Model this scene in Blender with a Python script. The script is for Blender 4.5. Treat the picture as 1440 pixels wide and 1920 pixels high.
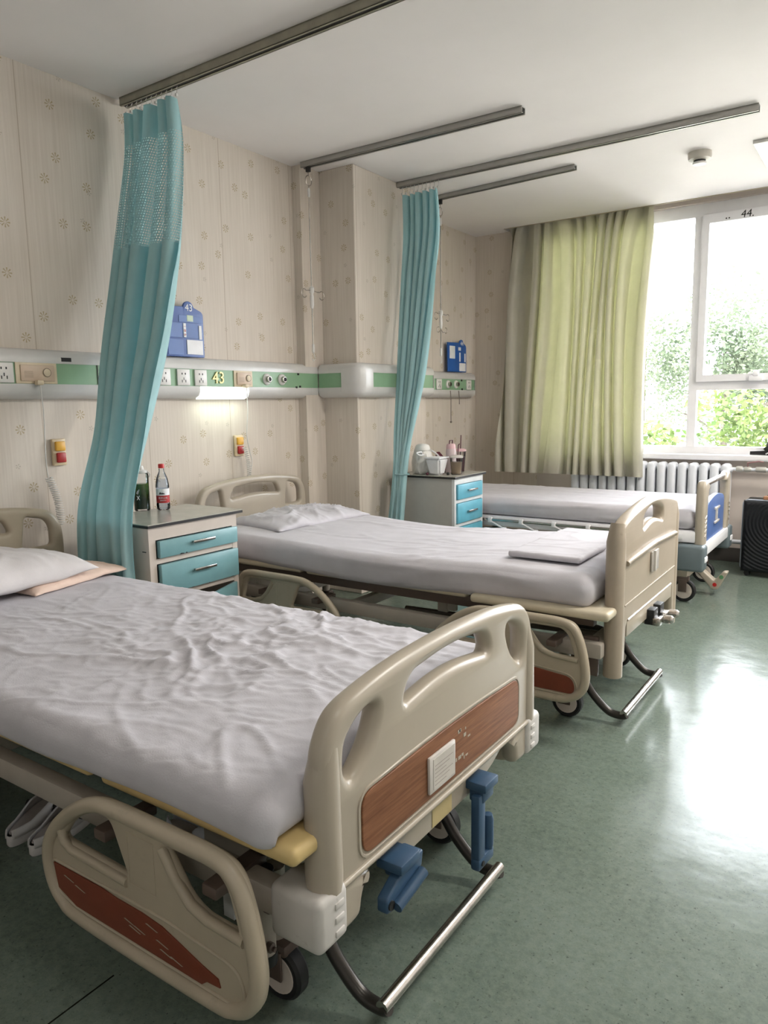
import bpy, bmesh, math, random
from mathutils import Vector, Matrix, noise
for o in list(bpy.data.objects): bpy.data.objects.remove(o, do_unlink=True)
S = bpy.context.scene
COL = S.collection
PI = math.pi
# ------------------------------------------------------------------ camera
cam = bpy.data.cameras.new('camera'); camo = bpy.data.objects.new('camera', cam); COL.objects.link(camo)
YAW, PIT, ROL = -0.60115387, 0.14548626, -0.01603779
fw = Vector((math.sin(YAW)*math.cos(PIT), math.cos(YAW)*math.cos(PIT), -math.sin(PIT)))
rt = Vector((math.cos(YAW), -math.sin(YAW), 0)); up = rt.cross(fw)
r2 = rt*math.cos(ROL)+up*math.sin(ROL); u2 = up*math.cos(ROL)-rt*math.sin(ROL)
M = Matrix((( r2.x, u2.x, -fw.x, 3.2), (r2.y, u2.y, -fw.y, 0.0), (r2.z, u2.z, -fw.z, 1.264), (0,0,0,1)))
camo.matrix_world = M
cam.sensor_fit = 'VERTICAL'; cam.sensor_height = 36; cam.lens = 1376.44/1920*36
cam.clip_start = 0.02; cam.clip_end = 300
S.camera = camo
# ------------------------------------------------------------------ sky, lamps, exposure
SKY = 10.0
w = bpy.data.worlds.new('sky'); S.world = w; w.use_nodes = True
bg = w.node_tree.nodes['Background']; bg.inputs[0].default_value = (0.90, 0.95, 1.0, 1); bg.inputs[1].default_value = SKY
S.view_settings.view_transform = 'Standard'; S.view_settings.look = 'None'
S.view_settings.exposure = 0.94; S.view_settings.gamma = 1; S.view_settings.use_curve_mapping = False
CEIL = 2.747
def area(name, loc, sx, sy, power, color, rot=(0,0,0), portal=False):
    l = bpy.data.lights.new(name, 'AREA'); l.shape = 'RECTANGLE'; l.size = sx; l.size_y = sy; l.energy = power; l.color = color
    o = bpy.data.objects.new(name, l); o.location = loc; o.rotation_euler = rot; COL.objects.link(o)
    if portal: l.cycles.is_portal = True
    return o
area('window_portal', (2.85, 6.5, 1.75), 2.9, 2.2, 1, (1,1,1), (-PI/2, 0, 0), True)
area('added_fill_lamp', (3.55, 0.9, CEIL-0.03), 1.1, 0.28, 4, (1.0, 0.95, 0.88))  # this and the next three: fill lamps added out of view over the aisle
area('added_fill_lamp', (3.55, -1.5, CEIL-0.03), 1.1, 0.28, 4, (1.0, 0.95, 0.88))
area('added_fill_lamp', (3.75, 3.2, CEIL-0.03), 1.1, 0.28, 30, (1.0, 0.95, 0.88))
area('added_fill_lamp', (3.75, 5.1, CEIL-0.03), 1.1, 0.28, 26, (1.0, 0.95, 0.88))
sun = bpy.data.lights.new('sun', 'SUN'); sun.energy = 21; sun.angle = 0.02; sun.color = (1.0, 0.96, 0.9)
suno = bpy.data.objects.new('sun', sun); COL.objects.link(suno); suno.rotation_euler = (math.radians(38), 0, math.radians(-15))
area('rail_reading_lamp', (0.080, 2.99, 1.300), 0.04, 0.34, 0.25, (0.84, 1.0, 0.84))
# ------------------------------------------------------------------ helpers
class MB:
    def __init__(s): s.bm = bmesh.new()
    def _tf(s, vs, m):
        if m is not None: bmesh.ops.transform(s.bm, matrix=m, verts=vs)
    def box(s, x0, x1, y0, y1, z0, z1, bev=0, seg=2, m=None):
        r = bmesh.ops.create_cube(s.bm, size=1); vs = r['verts']
        for v in vs: v.co = Vector(((x0+x1)/2+v.co.x*(x1-x0), (y0+y1)/2+v.co.y*(y1-y0), (z0+z1)/2+v.co.z*(z1-z0)))
        if bev > 0:
            es = list({e for v in vs for e in v.link_edges})
            bv = bmesh.ops.bevel(s.bm, geom=es, offset=bev, segments=seg, affect='EDGES', profile=0.5)
            vs = list({v for f in bv['faces'] for v in f.verts} | {v for v in vs if v.is_valid})
        s._tf(vs, m); return s
    def raw(s, verts, faces, m=None):
        vs = [s.bm.verts.new(v) for v in verts]
        for f in faces:
            try: s.bm.faces.new([vs[i] for i in f])
            except ValueError: pass
        s._tf(vs, m); return s
    def tube(s, pts, r, seg=10, caps=True, closed=False, m=None):
        pts = [Vector(p) for p in pts]; n = len(pts)
        rr = r if isinstance(r, (list, tuple)) else [r]*n
        prev = None; rings = []
        for i, p in enumerate(pts):
            if closed: d = pts[(i+1) % n]-pts[i-1]
            elif i == 0: d = pts[1]-p
            elif i == n-1: d = p-pts[i-1]
            else: d = (pts[i+1]-p).normalized()+(p-pts[i-1]).normalized()
            d.normalize()
            if prev is None:
                a = Vector((0,0,1)) if abs(d.z) < 0.9 else Vector((1,0,0))
                u = d.cross(a).normalized()
            else:
                u = (prev-d*prev.dot(d)).normalized()
            prev = u; v = d.cross(u)
            rings.append([s.bm.verts.new(p+(u*math.cos(t)+v*math.sin(t))*rr[i]) for t in (2*PI*k/seg for k in range(seg))])
        rng = range(n) if closed else range(n-1)
        for i in rng:
            a, b = rings[i], rings[(i+1) % n]
            for k in range(seg): s.bm.faces.new((a[k], a[(k+1) % seg], b[(k+1) % seg], b[k]))
        if caps and not closed:
            s.bm.faces.new(rings[0][::-1]); s.bm.faces.new(rings[-1])
        s._tf([v for q in rings for v in q], m); return s
    def lathe(s, prof, c=(0,0,0), seg=24, axis='z', m=None):
        rings = []; allv = []
        for (r, h) in prof:
            ring = []
            for k in range(seg):
                t = 2*PI*k/seg; a, b = r*math.cos(t), r*math.sin(t)
                p = {'z': (a, b, h), 'y': (a, h, b), 'x': (h, a, b)}[axis]
                ring.append(s.bm.verts.new((c[0]+p[0], c[1]+p[1], c[2]+p[2])))
            rings.append(ring); allv += ring
        for i in range(len(rings)-1):
            a, b = rings[i], rings[i+1]
            for k in range(seg): s.bm.faces.new((a[k], a[(k+1) % seg], b[(k+1) % seg], b[k]))
        if prof[0][0] > 1e-5: s.bm.faces.new(rings[0][::-1])
        if prof[-1][0] > 1e-5: s.bm.faces.new(rings[-1])
        s._tf(allv, m); return s
    def mesh(s, me, m=None):
        n0 = len(s.bm.verts); s.bm.from_mesh(me); s.bm.verts.ensure_lookup_table()
        s._tf(s.bm.verts[n0:], m); bpy.data.meshes.remove(me); return s
    def build(s, name, mat, parent=None, smooth=35, clean=True):
        if clean: bmesh.ops.remove_doubles(s.bm, verts=s.bm.verts, dist=1e-5)
        bmesh.ops.recalc_face_normals(s.bm, faces=s.bm.faces)
        me = bpy.data.meshes.new(name); s.bm.to_mesh(me); s.bm.free()
        mats = mat if isinstance(mat, (list, tuple)) else [mat]
        for q in mats: me.materials.append(q)
        if smooth:
            me.shade_smooth(); me.set_sharp_from_angle(angle=math.radians(smooth))
        o = bpy.data.objects.new(name, me); COL.objects.link(o)
        if parent is not None:
            o.parent = parent
            o.matrix_parent_inverse = Matrix.Identity(4)
            me.transform(Matrix.Translation(-wloc(parent)))
        return o
def wloc(o):
    v = Vector(o.location)
    while o.parent: o = o.parent; v += Vector(o.location)
    return v
def tag(o, label=None, cat=None, group=None, kind=None):
    if label: o['label'] = label
    if cat: o['category'] = cat
    if group: o['group'] = group
    if kind: o['kind'] = kind
    return o
def thing(name, loc, label, cat, group=None):
    o = bpy.data.objects.new(name, None); o.empty_display_size = 0.05; COL.objects.link(o); o.location = loc
    return tag(o, label, cat, group)
def struct(o): o['kind'] = 'structure'; return o
def single(o, label, cat, group=None):
    # put the origin at the base of a one-mesh thing
    me = o.data; xs = [v.co for v in me.vertices]
    c = Vector((sum(v.x for v in xs)/len(xs), sum(v.y for v in xs)/len(xs), min(v.z for v in xs)))
    me.transform(Matrix.Translation(-c)); o.location = c
    return tag(o, label, cat, group)
def dup(root, loc=None, label=None):
    r = root.copy(); COL.objects.link(r)
    if loc is not None: r.location = loc
    if label: r['label'] = label
    for ch in list(root.children):
        c = ch.copy(); COL.objects.link(c); c.parent = r
        for g in list(ch.children):
            d = g.copy(); COL.objects.link(d); d.parent = c
    return r
def smooth01(a, b, x):
    t = max(0, min(1, (x-a)/(b-a))); return t*t*(3-2*t)
def catmull(pts, n=8, closed=True):
    out = []; N = len(pts)
    rng = range(N) if closed else range(N-1)
    for i in rng:
        if closed: p = [pts[(i+k-1) % N] for k in range(4)]
        else: p = [pts[max(0, min(N-1, i+k-1))] for k in range(4)]
        for j in range(n):
            t = j/n
            out.append(tuple(0.5*((2*p[1][d])+(-p[0][d]+p[2][d])*t+(2*p[0][d]-5*p[1][d]+4*p[2][d]-p[3][d])*t*t+(-p[0][d]+3*p[1][d]-3*p[2][d]+p[3][d])*t**3) for d in range(len(pts[0]))))
    if not closed: out.append(tuple(pts[-1]))
    return out
def rounded(pts, r, n=6):
    out = []; N = len(pts)
    for i in range(N):
        a, p, b = Vector(pts[i-1]), Vector(pts[i]), Vector(pts[(i+1) % N])
        ri = r[i] if isinstance(r, (list, tuple)) else r
        d1, d2 = (a-p), (b-p); l = min(ri, d1.length*0.49, d2.length*0.49)
        if l < 1e-5: out.append(tuple(p)); continue
        q0, q1 = p+d1.normalized()*l, p+d2.normalized()*l
        for k in range(n+1):
            t = k/n; out.append(tuple(q0*(1-t)**2+p*2*t*(1-t)+q1*t*t))
    return out
def plate(outer, holes, thick, bev, axes, origin, bres=3):
    """solid plate from a 2D outline with holes; axes = (U,V,W) world directions"""
    cu = bpy.data.curves.new('tmp', 'CURVE'); cu.dimensions = '2D'; cu.fill_mode = 'BOTH'
    for L in [outer]+list(holes):
        sp = cu.splines.new('POLY'); sp.points.add(len(L)-1); sp.use_cyclic_u = True
        for i, p in enumerate(L): sp.points[i].co = (p[0], p[1], 0, 1)
    cu.extrude = max(thick/2-bev, 0); cu.bevel_depth = bev; cu.bevel_resolution = bres; cu.offset = -bev
    o = bpy.data.objects.new('tmp', cu); COL.objects.link(o)
    dg = bpy.context.evaluated_depsgraph_get(); dg.update()
    me = bpy.data.meshes.new_from_object(o.evaluated_get(dg))
    bpy.data.objects.remove(o); bpy.data.curves.remove(cu)
    U, V, W = [Vector(a) for a in axes]
    me.transform(Matrix(((U.x, V.x, W.x, origin[0]), (U.y, V.y, W.y, origin[1]), (U.z, V.z, W.z, origin[2]), (0,0,0,1))))
    me.materials.clear()
    return me
AX_X = ((0,1,0), (0,0,1), (1,0,0))   # plate facing +x, u=y v=z
AX_Y = ((1,0,0), (0,0,1), (0,-1,0))  # plate facing -y, u=x v=z
def textmesh(txt, size, ext, axes, origin, align='CENTER'):
    cu = bpy.data.curves.new('tmp', 'FONT'); cu.body = txt; cu.size = size; cu.extrude = ext; cu.align_x = align; cu.align_y = 'CENTER'
    o = bpy.data.objects.new('tmp', cu); COL.objects.link(o)
    dg = bpy.context.evaluated_depsgraph_get(); dg.update()
    me = bpy.data.meshes.new_from_object(o.evaluated_get(dg))
    bpy.data.objects.remove(o); bpy.data.curves.remove(cu)
    U, V, W = [Vector(a) for a in axes]
    me.transform(Matrix(((U.x, V.x, W.x, origin[0]), (U.y, V.y, W.y, origin[1]), (U.z, V.z, W.z, origin[2]), (0,0,0,1))))
    me.materials.clear()
    return me
# ------------------------------------------------------------------ materials
class NT:
    def __init__(s, name):
        s.m = bpy.data.materials.new(name); s.m.use_nodes = True; s.t = s.m.node_tree; s.N = s.t.nodes; s.L = s.t.links
        s.b = s.N['Principled BSDF']
    def n(s, typ, **k):
        q = s.N.new(typ)
        for a, b in k.items(): setattr(q, a, b)
        return q
    def set(s, q, i, v):
        if isinstance(v, bpy.types.NodeSocket): s.L.new(v, q.inputs[i])
        else: q.inputs[i].default_value = v
    def math(s, op, a, b=0.0, c=None):
        q = s.n('ShaderNodeMath', operation=op); s.set(q, 0, a); s.set(q, 1, b)
        if c is not None: s.set(q, 2, c)
        return q.outputs[0]
    def noise(s, scale, detail=2, rough=0.5, vec=None, dim='3D'):
        q = s.n('ShaderNodeTexNoise', noise_dimensions=dim); q.inputs['Scale'].default_value = scale; q.inputs['Detail'].default_value = detail; q.inputs['Roughness'].default_value = rough
        if vec is not None: s.L.new(vec, q.inputs['Vector'])
        return q.outputs[0]
    def mix(s, f, a, b):
        q = s.n('ShaderNodeMix', data_type='RGBA'); s.set(q, 0, f)
        s.set(q, 6, a if isinstance(a, bpy.types.NodeSocket) else (*a, 1)); s.set(q, 7, b if isinstance(b, bpy.types.NodeSocket) else (*b, 1))
        return q.outputs[2]
    def ramp(s, v, lo, hi):
        q = s.n('ShaderNodeMapRange'); s.set(q, 0, v); q.inputs[1].default_value = lo; q.inputs[2].default_value = hi; return q.outputs[0]
    def pos(s, obj=False):
        if obj: q = s.n('ShaderNodeTexCoord').outputs['Object']
        else: q = s.n('ShaderNodeNewGeometry').outputs['Position']
        return q
    def xyz(s, v):
        q = s.n('ShaderNodeSeparateXYZ'); s.L.new(v, q.inputs[0]); return q.outputs
    def comb(s, x, y, z):
        q = s.n('ShaderNodeCombineXYZ'); s.set(q, 0, x); s.set(q, 1, y); s.set(q, 2, z); return q.outputs[0]
    def bump(s, h, strength=0.3, dist=0.01):
        q = s.n('ShaderNodeBump'); q.inputs['Strength'].default_value = strength; q.inputs['Distance'].default_value = dist
        s.L.new(h, q.inputs['Height']); s.L.new(q.outputs[0], s.b.inputs['Normal'])
    def base(s, v): s.set(s.b, 'Base Color', v if isinstance(v, bpy.types.NodeSocket) else (*v, 1))
def mat(name, col, rough=0.5, metal=0.0, var=0.06, scale=14, bump=0.0, bscale=60, spec=0.5, trans=0, alpha=1, sub=None, emis=None, dirt=None):
    q = NT(name); q.b.inputs['Roughness'].default_value = rough; q.b.inputs['Metallic'].default_value = metal
    q.b.inputs['Specular IOR Level'].default_value = spec
    p = q.pos(True)
    n = q.ramp(q.noise(scale, 3, 0.6, p), 0.3, 0.7)
    c0 = tuple(max(0, c*(1-var)) for c in col); c1 = tuple(min(1, c*(1+var)) for c in col)
    c = q.mix(n, c0, c1)
    if dirt:
        d = q.ramp(q.noise(dirt[1], 4, 0.7, p), 0.62, 0.75)
        c = q.mix(q.math('MULTIPLY', d, dirt[2]), c, dirt[0])
    q.base(c)
    if bump: q.bump(q.noise(bscale, 3, 0.6, p), bump, 0.004)
    if trans: q.b.inputs['Transmission Weight'].default_value = trans
    if alpha < 1: q.b.inputs['Alpha'].default_value = alpha
    if emis: q.b.inputs['Emission Color'].default_value = (*emis[0], 1); q.b.inputs['Emission Strength'].default_value = emis[1]
    return q.m
def wallpaper():
    q = NT('flower_wallpaper'); p = q.xyz(q.pos()); u = q.math('ADD', p[0], p[1]); v = p[2]
    streak = q.noise(1.0, 3, 0.6, q.comb(q.math('MULTIPLY', u, 90), q.math('MULTIPLY', v, 2.2), 0.0))
    base = q.mix(q.ramp(streak, 0.3, 0.7), (0.64, 0.57, 0.495), (0.725, 0.655, 0.58))
    stain = q.ramp(q.noise(1.1, 3, 0.6, q.comb(u, v, 0.0)), 0.35, 0.75)
    base = q.mix(q.math('MULTIPLY', stain, 0.25), base, (0.50, 0.435, 0.365))
    def flowers(scale, off, R, petals, col, strength, base):
        vo = q.n('ShaderNodeTexVoronoi', voronoi_dimensions='2D'); vo.inputs['Scale'].default_value = scale; vo.inputs['Randomness'].default_value = 0.75
        vec = q.comb(q.math('ADD', u, off), q.math('MULTIPLY', v, 1.0), 0.0); q.L.new(vec, vo.inputs['Vector'])
        c = q.xyz(vo.outputs['Position'])
        # the voronoi position is given back in the texture's own scaled space
        du = q.math('SUBTRACT', q.math('MULTIPLY', q.math('ADD', u, off), 1.0), q.math('DIVIDE', c[0], 1.0))
        dv = q.math('SUBTRACT', v, c[1])
        rr = q.math('SQRT', q.math('ADD', q.math('MULTIPLY', du, du), q.math('MULTIPLY', dv, dv)))
        ang = q.math('ARCTAN2', dv, du)
        pet = q.math('GREATER_THAN', q.math('COSINE', q.math('MULTIPLY', ang, petals)), 0.25) if petals else q.math('GREATER_THAN', 1.0, 0.0)
        inr = q.math('MULTIPLY', q.math('LESS_THAN', rr, R), q.math('GREATER_THAN', rr, R*0.22 if petals else -1.0))
        return q.mix(q.math('MULTIPLY', q.math('MULTIPLY', pet, inr), strength), base, col)
    base = flowers(4.6, 0.0, 0.0225, 8, (0.38, 0.29, 0.14), 0.75, base)
    base = flowers(3.1, 7.3, 0.012, 5, (0.36, 0.31, 0.25), 0.6, base)
    seam = q.math('ABSOLUTE', q.math('SUBTRACT', q.math('FRACT', q.math('DIVIDE', q.math('SUBTRACT', u, 1.914-0.585*0.5+5.85), 0.585)), 0.5))
    base = q.mix(q.math('MULTIPLY', q.math('LESS_THAN', seam, 0.004), 0.5), base, (0.33, 0.25, 0.17))
    q.base(base); q.b.inputs['Roughness'].default_value = 0.75; q.b.inputs['Specular IOR Level'].default_value = 0.25
    q.bump(streak, 0.15, 0.002)
    return q.m
def floor_mat():
    q = NT('green_linoleum'); P = q.pos(); p = q.xyz(P)
    n1 = q.ramp(q.noise(3.5, 5, 0.65, P), 0.3, 0.7); n2 = q.ramp(q.noise(28, 5, 0.75, P), 0.35, 0.65)
    c = q.mix(n1, (0.12, 0.155, 0.13), (0.18, 0.225, 0.195))
    c = q.mix(q.math('MULTIPLY', n2, 0.6), c, (0.085, 0.115, 0.085))
    n3 = q.ramp(q.noise(50, 6, 0.8, P), 0.42, 0.60); c = q.mix(q.math('MULTIPLY', n3, 0.55), c, (0.20, 0.235, 0.19))
    sp = q.ramp(q.noise(90, 4, 0.7, P), 0.60, 0.68); c = q.mix(q.math('MULTIPLY', sp, 0.75), c, (0.035, 0.05, 0.04))
    lt = q.ramp(q.noise(70, 3, 0.6, P), 0.62, 0.75); c = q.mix(q.math('MULTIPLY', lt, 0.35), c, (0.22, 0.29, 0.24))
    d = q.ramp(q.noise(10, 8, 0.85, P), 0.60, 0.72); c = q.mix(q.math('MULTIPLY', d, 0.5), c, (0.03, 0.035, 0.03))
    s = q.math('LESS_THAN', q.math('ABSOLUTE', q.math('SUBTRACT', p[0], 1.842)), 0.0022)
    s = q.math('MULTIPLY', s, q.math('GREATER_THAN', q.noise(6, 2, 0.5, P), 0.42))
    s = q.math('MULTIPLY', s, q.math('LESS_THAN', p[1], 1.05))
    c = q.mix(s, c, (0.01, 0.012, 0.01))
    q.base(c)
    q.set(q.b, 'Roughness', q.math('ADD', 0.11, q.math('MULTIPLY', q.noise(14, 4, 0.6, P), 0.14)))
    q.b.inputs['Specular IOR Level'].default_value = 0.27
    q.bump(q.noise(7, 3, 0.5, P), 0.18, 0.01)
    return q.m
def fabric(name, col, trans=0.0, tcol=None, rough=0.85, weave=260, bump=0.08, stripes=None, mesh_top=None, sheen=0.1, macro=0.0):
    q = NT(name); P = q.pos(True)
    n = q.ramp(q.noise(9, 3, 0.6, P), 0.3, 0.7)
    c = q.mix(n, tuple(x*0.95 for x in col), tuple(min(1, x*1.05) for x in col))
    q.base(c); q.b.inputs['Roughness'].default_value = rough; q.b.inputs['Sheen Weight'].default_value = sheen
    q.b.inputs['Specular IOR Level'].default_value = 0.2
    h = q.noise(weave, 2, 0.5, P)
    if macro: h = q.math('ADD', h, q.math('MULTIPLY', q.noise(38, 4, 0.65, P), macro))
    q.bump(h, bump, 0.004)
    out = q.N['Material Output']; sh = q.b.outputs[0]
    if trans:
        tr = q.n('ShaderNodeBsdfTranslucent'); tr.inputs[0].default_value = (*(tcol or col), 1)
        mx = q.n('ShaderNodeMixShader'); mx.inputs[0].default_value = trans
        q.L.new(sh, mx.inputs[1]); q.L.new(tr.outputs[0], mx.inputs[2]); sh = mx.outputs[0]
    if mesh_top is not None:
        z0, cell = mesh_top
        uv = q.n('ShaderNodeUVMap'); uv.uv_map = 'cloth'; p = q.xyz(uv.outputs[0])
        a = q.math('ABSOLUTE', q.math('SUBTRACT', q.math('FRACT', q.math('DIVIDE', p[0], cell)), 0.5))
        b = q.math('ABSOLUTE', q.math('SUBTRACT', q.math('FRACT', q.math('DIVIDE', p[1], cell)), 0.5))
        hole = q.math('MULTIPLY', q.math('LESS_THAN', a, 0.24), q.math('LESS_THAN', b, 0.24))
        band = q.math('MULTIPLY', q.math('GREATER_THAN', p[1], z0), q.math('LESS_THAN', p[1], 2.52))
        hole = q.math('MULTIPLY', hole, band)
        tp = q.n('ShaderNodeBsdfTransparent'); mx = q.n('ShaderNodeMixShader'); q.L.new(hole, mx.inputs[0])
        q.L.new(sh, mx.inputs[1]); q.L.new(tp.outputs[0], mx.inputs[2]); sh = mx.outputs[0]
    q.L.new(sh, out.inputs[0])
    return q.m
def wood():
    q = NT('wood_grain_panel'); P = q.pos(True); p = q.xyz(P)
    v = q.comb(q.math('MULTIPLY', p[0], 4), q.math('MULTIPLY', p[1], 6), q.math('MULTIPLY', p[2], 130))
    n = q.ramp(q.noise(1.0, 5, 0.7, v), 0.3, 0.72)
    c = q.mix(n, (0.16, 0.062, 0.03), (0.33, 0.15, 0.075))
    n2 = q.ramp(q.noise(2.0, 3, 0.7, q.comb(q.math('MULTIPLY', p[1], 5), q.math('MULTIPLY', p[2], 260), 0.0)), 0.55, 0.7)
    c = q.mix(q.math('MULTIPLY', n2, 0.45), c, (0.09, 0.03, 0.02))
    q.base(c); q.b.inputs['Roughness'].default_value = 0.5; q.b.inputs['Specular IOR Level'].default_value = 0.3
    return q.m
def glassm(name, col=(1,1,1), refl=0.06, rough=0.0):
    q = NT(name); q.N.remove(q.b)
    t = q.n('ShaderNodeBsdfTransparent'); t.inputs[0].default_value = (*col, 1)
    g = q.n('ShaderNodeBsdfGlossy'); g.inputs['Roughness'].default_value = rough
    f = q.n('ShaderNodeFresnel'); f.inputs[0].default_value = 1.45
    mx = q.n('ShaderNodeMixShader'); q.L.new(f.outputs[0], mx.inputs[0]); q.L.new(t.outputs[0], mx.inputs[1]); q.L.new(g.outputs[0], mx.inputs[2])
    q.L.new(mx.outputs[0], q.N['Material Output'].inputs[0])
    return q.m
def leaf_mat(name, c0, c1):
    q = NT(name); P = q.pos()
    c = q.mix(q.ramp(q.noise(0.9, 3, 0.7, P), 0.35, 0.65), c0, c1); q.base(c); q.b.inputs['Roughness'].default_value = 0.8
    tr = q.n('ShaderNodeBsdfTranslucent'); q.L.new(c, tr.inputs[0])
    mx = q.n('ShaderNodeMixShader'); mx.inputs[0].default_value = 0.4
    q.L.new(q.b.outputs[0], mx.inputs[1]); q.L.new(tr.outputs[0], mx.inputs[2]); q.L.new(mx.outputs[0], q.N['Material Output'].inputs[0])
    return q.m
WALLP = wallpaper(); FLOOR = floor_mat(); WOOD = wood()
CEILM = mat('ceiling_paint', (0.87, 0.825, 0.81), 0.8, var=0.02, scale=2, spec=0.2)
PAINT = mat('wall_paint', (0.62, 0.55, 0.50), 0.6, var=0.05, scale=3, spec=0.3)
SKIRT = mat('dark_skirting', (0.085, 0.075, 0.068), 0.45)
PVC = mat('window_pvc', (0.86, 0.85, 0.87), 0.35, var=0.02)
ABS = mat('cream_abs', (0.43, 0.375, 0.30), 0.3, var=0.03, scale=6, dirt=((0.4, 0.34, 0.27), 20, 0.25))
ABS_D = mat('cream_abs_worn', (0.45, 0.385, 0.29), 0.36, var=0.05, scale=9, dirt=((0.3, 0.25, 0.19), 16, 0.4))
ABS_T = mat('tan_abs', (0.40, 0.335, 0.26), 0.33, var=0.04, scale=9)
BUMPW = mat('white_bumper', (0.60, 0.57, 0.54), 0.45, var=0.04, dirt=((0.35, 0.31, 0.28), 30, 0.5))
DECK = mat('yellow_deck', (0.66, 0.49, 0.22), 0.4, var=0.05)
DECKP = mat('pale_deck', (0.60, 0.53, 0.40), 0.4)
FRAME = mat('beige_steel', (0.42, 0.375, 0.325), 0.35, var=0.05)
FRAMED = mat('brown_steel', (0.12, 0.085, 0.07), 0.4)
DARK = mat('dark_rubber', (0.012, 0.012, 0.013), 0.5)
CHROME = mat('worn_chrome', (0.50, 0.47, 0.44), 0.22, 1.0, var=0.15, scale=30)
STEELD = mat('dark_bar', (0.05, 0.045, 0.04), 0.3, 0.6)
ALU = mat('grey_aluminium', (0.42, 0.41, 0.385), 0.35, 0.6)
ALUG = mat('tarnished_rail', (0.36, 0.34, 0.27), 0.4, 0.4, var=0.12)
ALUD = mat('rail_slot', (0.03, 0.028, 0.026), 0.5)
REDP = mat('red_panel', (0.185, 0.040, 0.017), 0.5, var=0.08, dirt=((0.45, 0.36, 0.27), 22, 0.0))
BLUEC = mat('blue_crank', (0.034, 0.08, 0.15), 0.4, var=0.1)
WHEEL = mat('caster_grey', (0.66, 0.58, 0.52), 0.4)
CABW = mat('cream_cabinet', (0.57, 0.50, 0.445), 0.4, var=0.03)
CABG = mat('grey_cabinet', (0.47, 0.46, 0.43), 0.45, var=0.03)
CABF = mat('white_cabinet_front', (0.72, 0.74, 0.74), 0.35)
TEAL = mat('teal_drawer', (0.19, 0.37, 0.40), 0.35, var=0.04)
SKYB = mat('sky_blue_drawer', (0.13, 0.44, 0.58), 0.35, var=0.05)
TOPG = mat('grey_laminate', (0.40, 0.39, 0.34), 0.22, var=0.06)
BLACKM = mat('black_edge', (0.012, 0.011, 0.011), 0.4)
SHEET = fabric('white_sheet', (0.57, 0.55, 0.59), bump=0.12, macro=0.6)
PILLOW = fabric('white_pillow', (0.64, 0.605, 0.605), bump=0.12, macro=0.6)
PEACH = fabric('peach_pillowcase', (0.72, 0.55, 0.46), bump=0.15, macro=1.0)
BLUECUR = fabric('aqua_curtain_cloth', (0.40, 0.61, 0.63), trans=0.2, tcol=(0.25, 0.60, 0.66), mesh_top=(2.02, 0.0125))
BLUECUR2 = fabric('aqua_curtain_cloth_plain', (0.42, 0.64, 0.67), trans=0.2, tcol=(0.22, 0.6, 0.68))
GREENCUR = fabric('green_satin_cloth', (0.50, 0.475, 0.40), trans=0.12, tcol=(0.50, 0.50, 0.22), rough=0.45, sheen=0.3)
RAILW = mat('white_rail_shell', (0.62, 0.61, 0.59), 0.25, var=0.03)
RAILG = mat('green_rail_band', (0.25, 0.42, 0.26), 0.35, var=0.04)
PLASW = mat('white_plastic', (0.72, 0.70, 0.67), 0.35)
PLASC = mat('cream_plastic', (0.70, 0.59, 0.42), 0.4)
BEIGEP = mat('beige_switch', (0.62, 0.48, 0.36), 0.4)
GOLD = mat('gold_numerals', (0.72, 0.58, 0.26), 0.3, 0.5)
SIGNB = mat('blue_sign', (0.055, 0.115, 0.34), 0.4)
SIGNB2 = mat('bright_blue_sign', (0.02, 0.11, 0.40), 0.4)
LBLUE = mat('light_blue_slot', (0.09, 0.17, 0.42), 0.4)
WHITE = mat('white_card', (0.80, 0.80, 0.82), 0.5)
YELLOW = mat('yellow_button', (0.78, 0.42, 0.05), 0.4)
RED = mat('red_button', (0.42, 0.02, 0.02), 0.4)
REDC = mat('red_cap', (0.55, 0.02, 0.02), 0.35)
ORANGE = mat('orange_button', (0.80, 0.20, 0.06), 0.4)
LAMP = mat('lit_diffuser', (0.9, 0.95, 0.9), 0.4, emis=((0.93, 1.0, 0.92), 1.5))
RADW = mat('radiator_enamel', (0.83, 0.85, 0.90), 0.3, var=0.02)
PANELB = mat('blue_panel', (0.085, 0.16, 0.40), 0.35)
BGREY = mat('blue_grey_bumper', (0.13, 0.165, 0.18), 0.4)
SUITC = mat('black_suitcase_shell', (0.010, 0.011, 0.014), 0.42, spec=0.3)
GLASS = glassm('window_glass'); CLEAR = glassm('clear_plastic', (0.93, 0.95, 0.96), rough=0.05)
PALEP = mat('clear_sleeve', (0.66, 0.62, 0.58), 0.15)
# ------------------------------------------------------------------ room
XR, YF, YB = 5.2, -2.6, 6.2
struct(MB().box(-0.2, XR+0.2, YF-0.2, YB+0.25, -0.1, 0).build('floor', FLOOR, smooth=0))
# ceiling with the curtain slot along the window wall
struct(MB().box(-0.2, XR+0.2, YF-0.2, 6.07, CEIL, CEIL+0.16).box(-0.2, 0.33, 6.07, YB+0.25, CEIL, CEIL+0.16).box(0.33, XR+0.2, 6.07, YB+0.25, CEIL+0.13, CEIL+0.16).build('ceiling', CEILM, smooth=0))
struct(MB().box(-0.2, 0, YF-0.2, YB+0.25, 0, CEIL).build('wall_left', WALLP, smooth=0))
struct(MB().box(0, 0.34, 3.89, 4.74, 0, CEIL, bev=0.004, seg=1).build('wall_pillar', WALLP, smooth=0))
struct(MB().box(0, 0.065, 3.70, 3.89, 0, CEIL).build('wall_pipe_casing', WALLP, smooth=0))
WX0, WX1, WZ0, WZ1 = 0.62, 4.30, 0.80, 2.74
struct(MB().box(0, WX0, YB, YB+0.25, 0, CEIL+0.13).build('wall_back_pier', WALLP, smooth=0))
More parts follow.
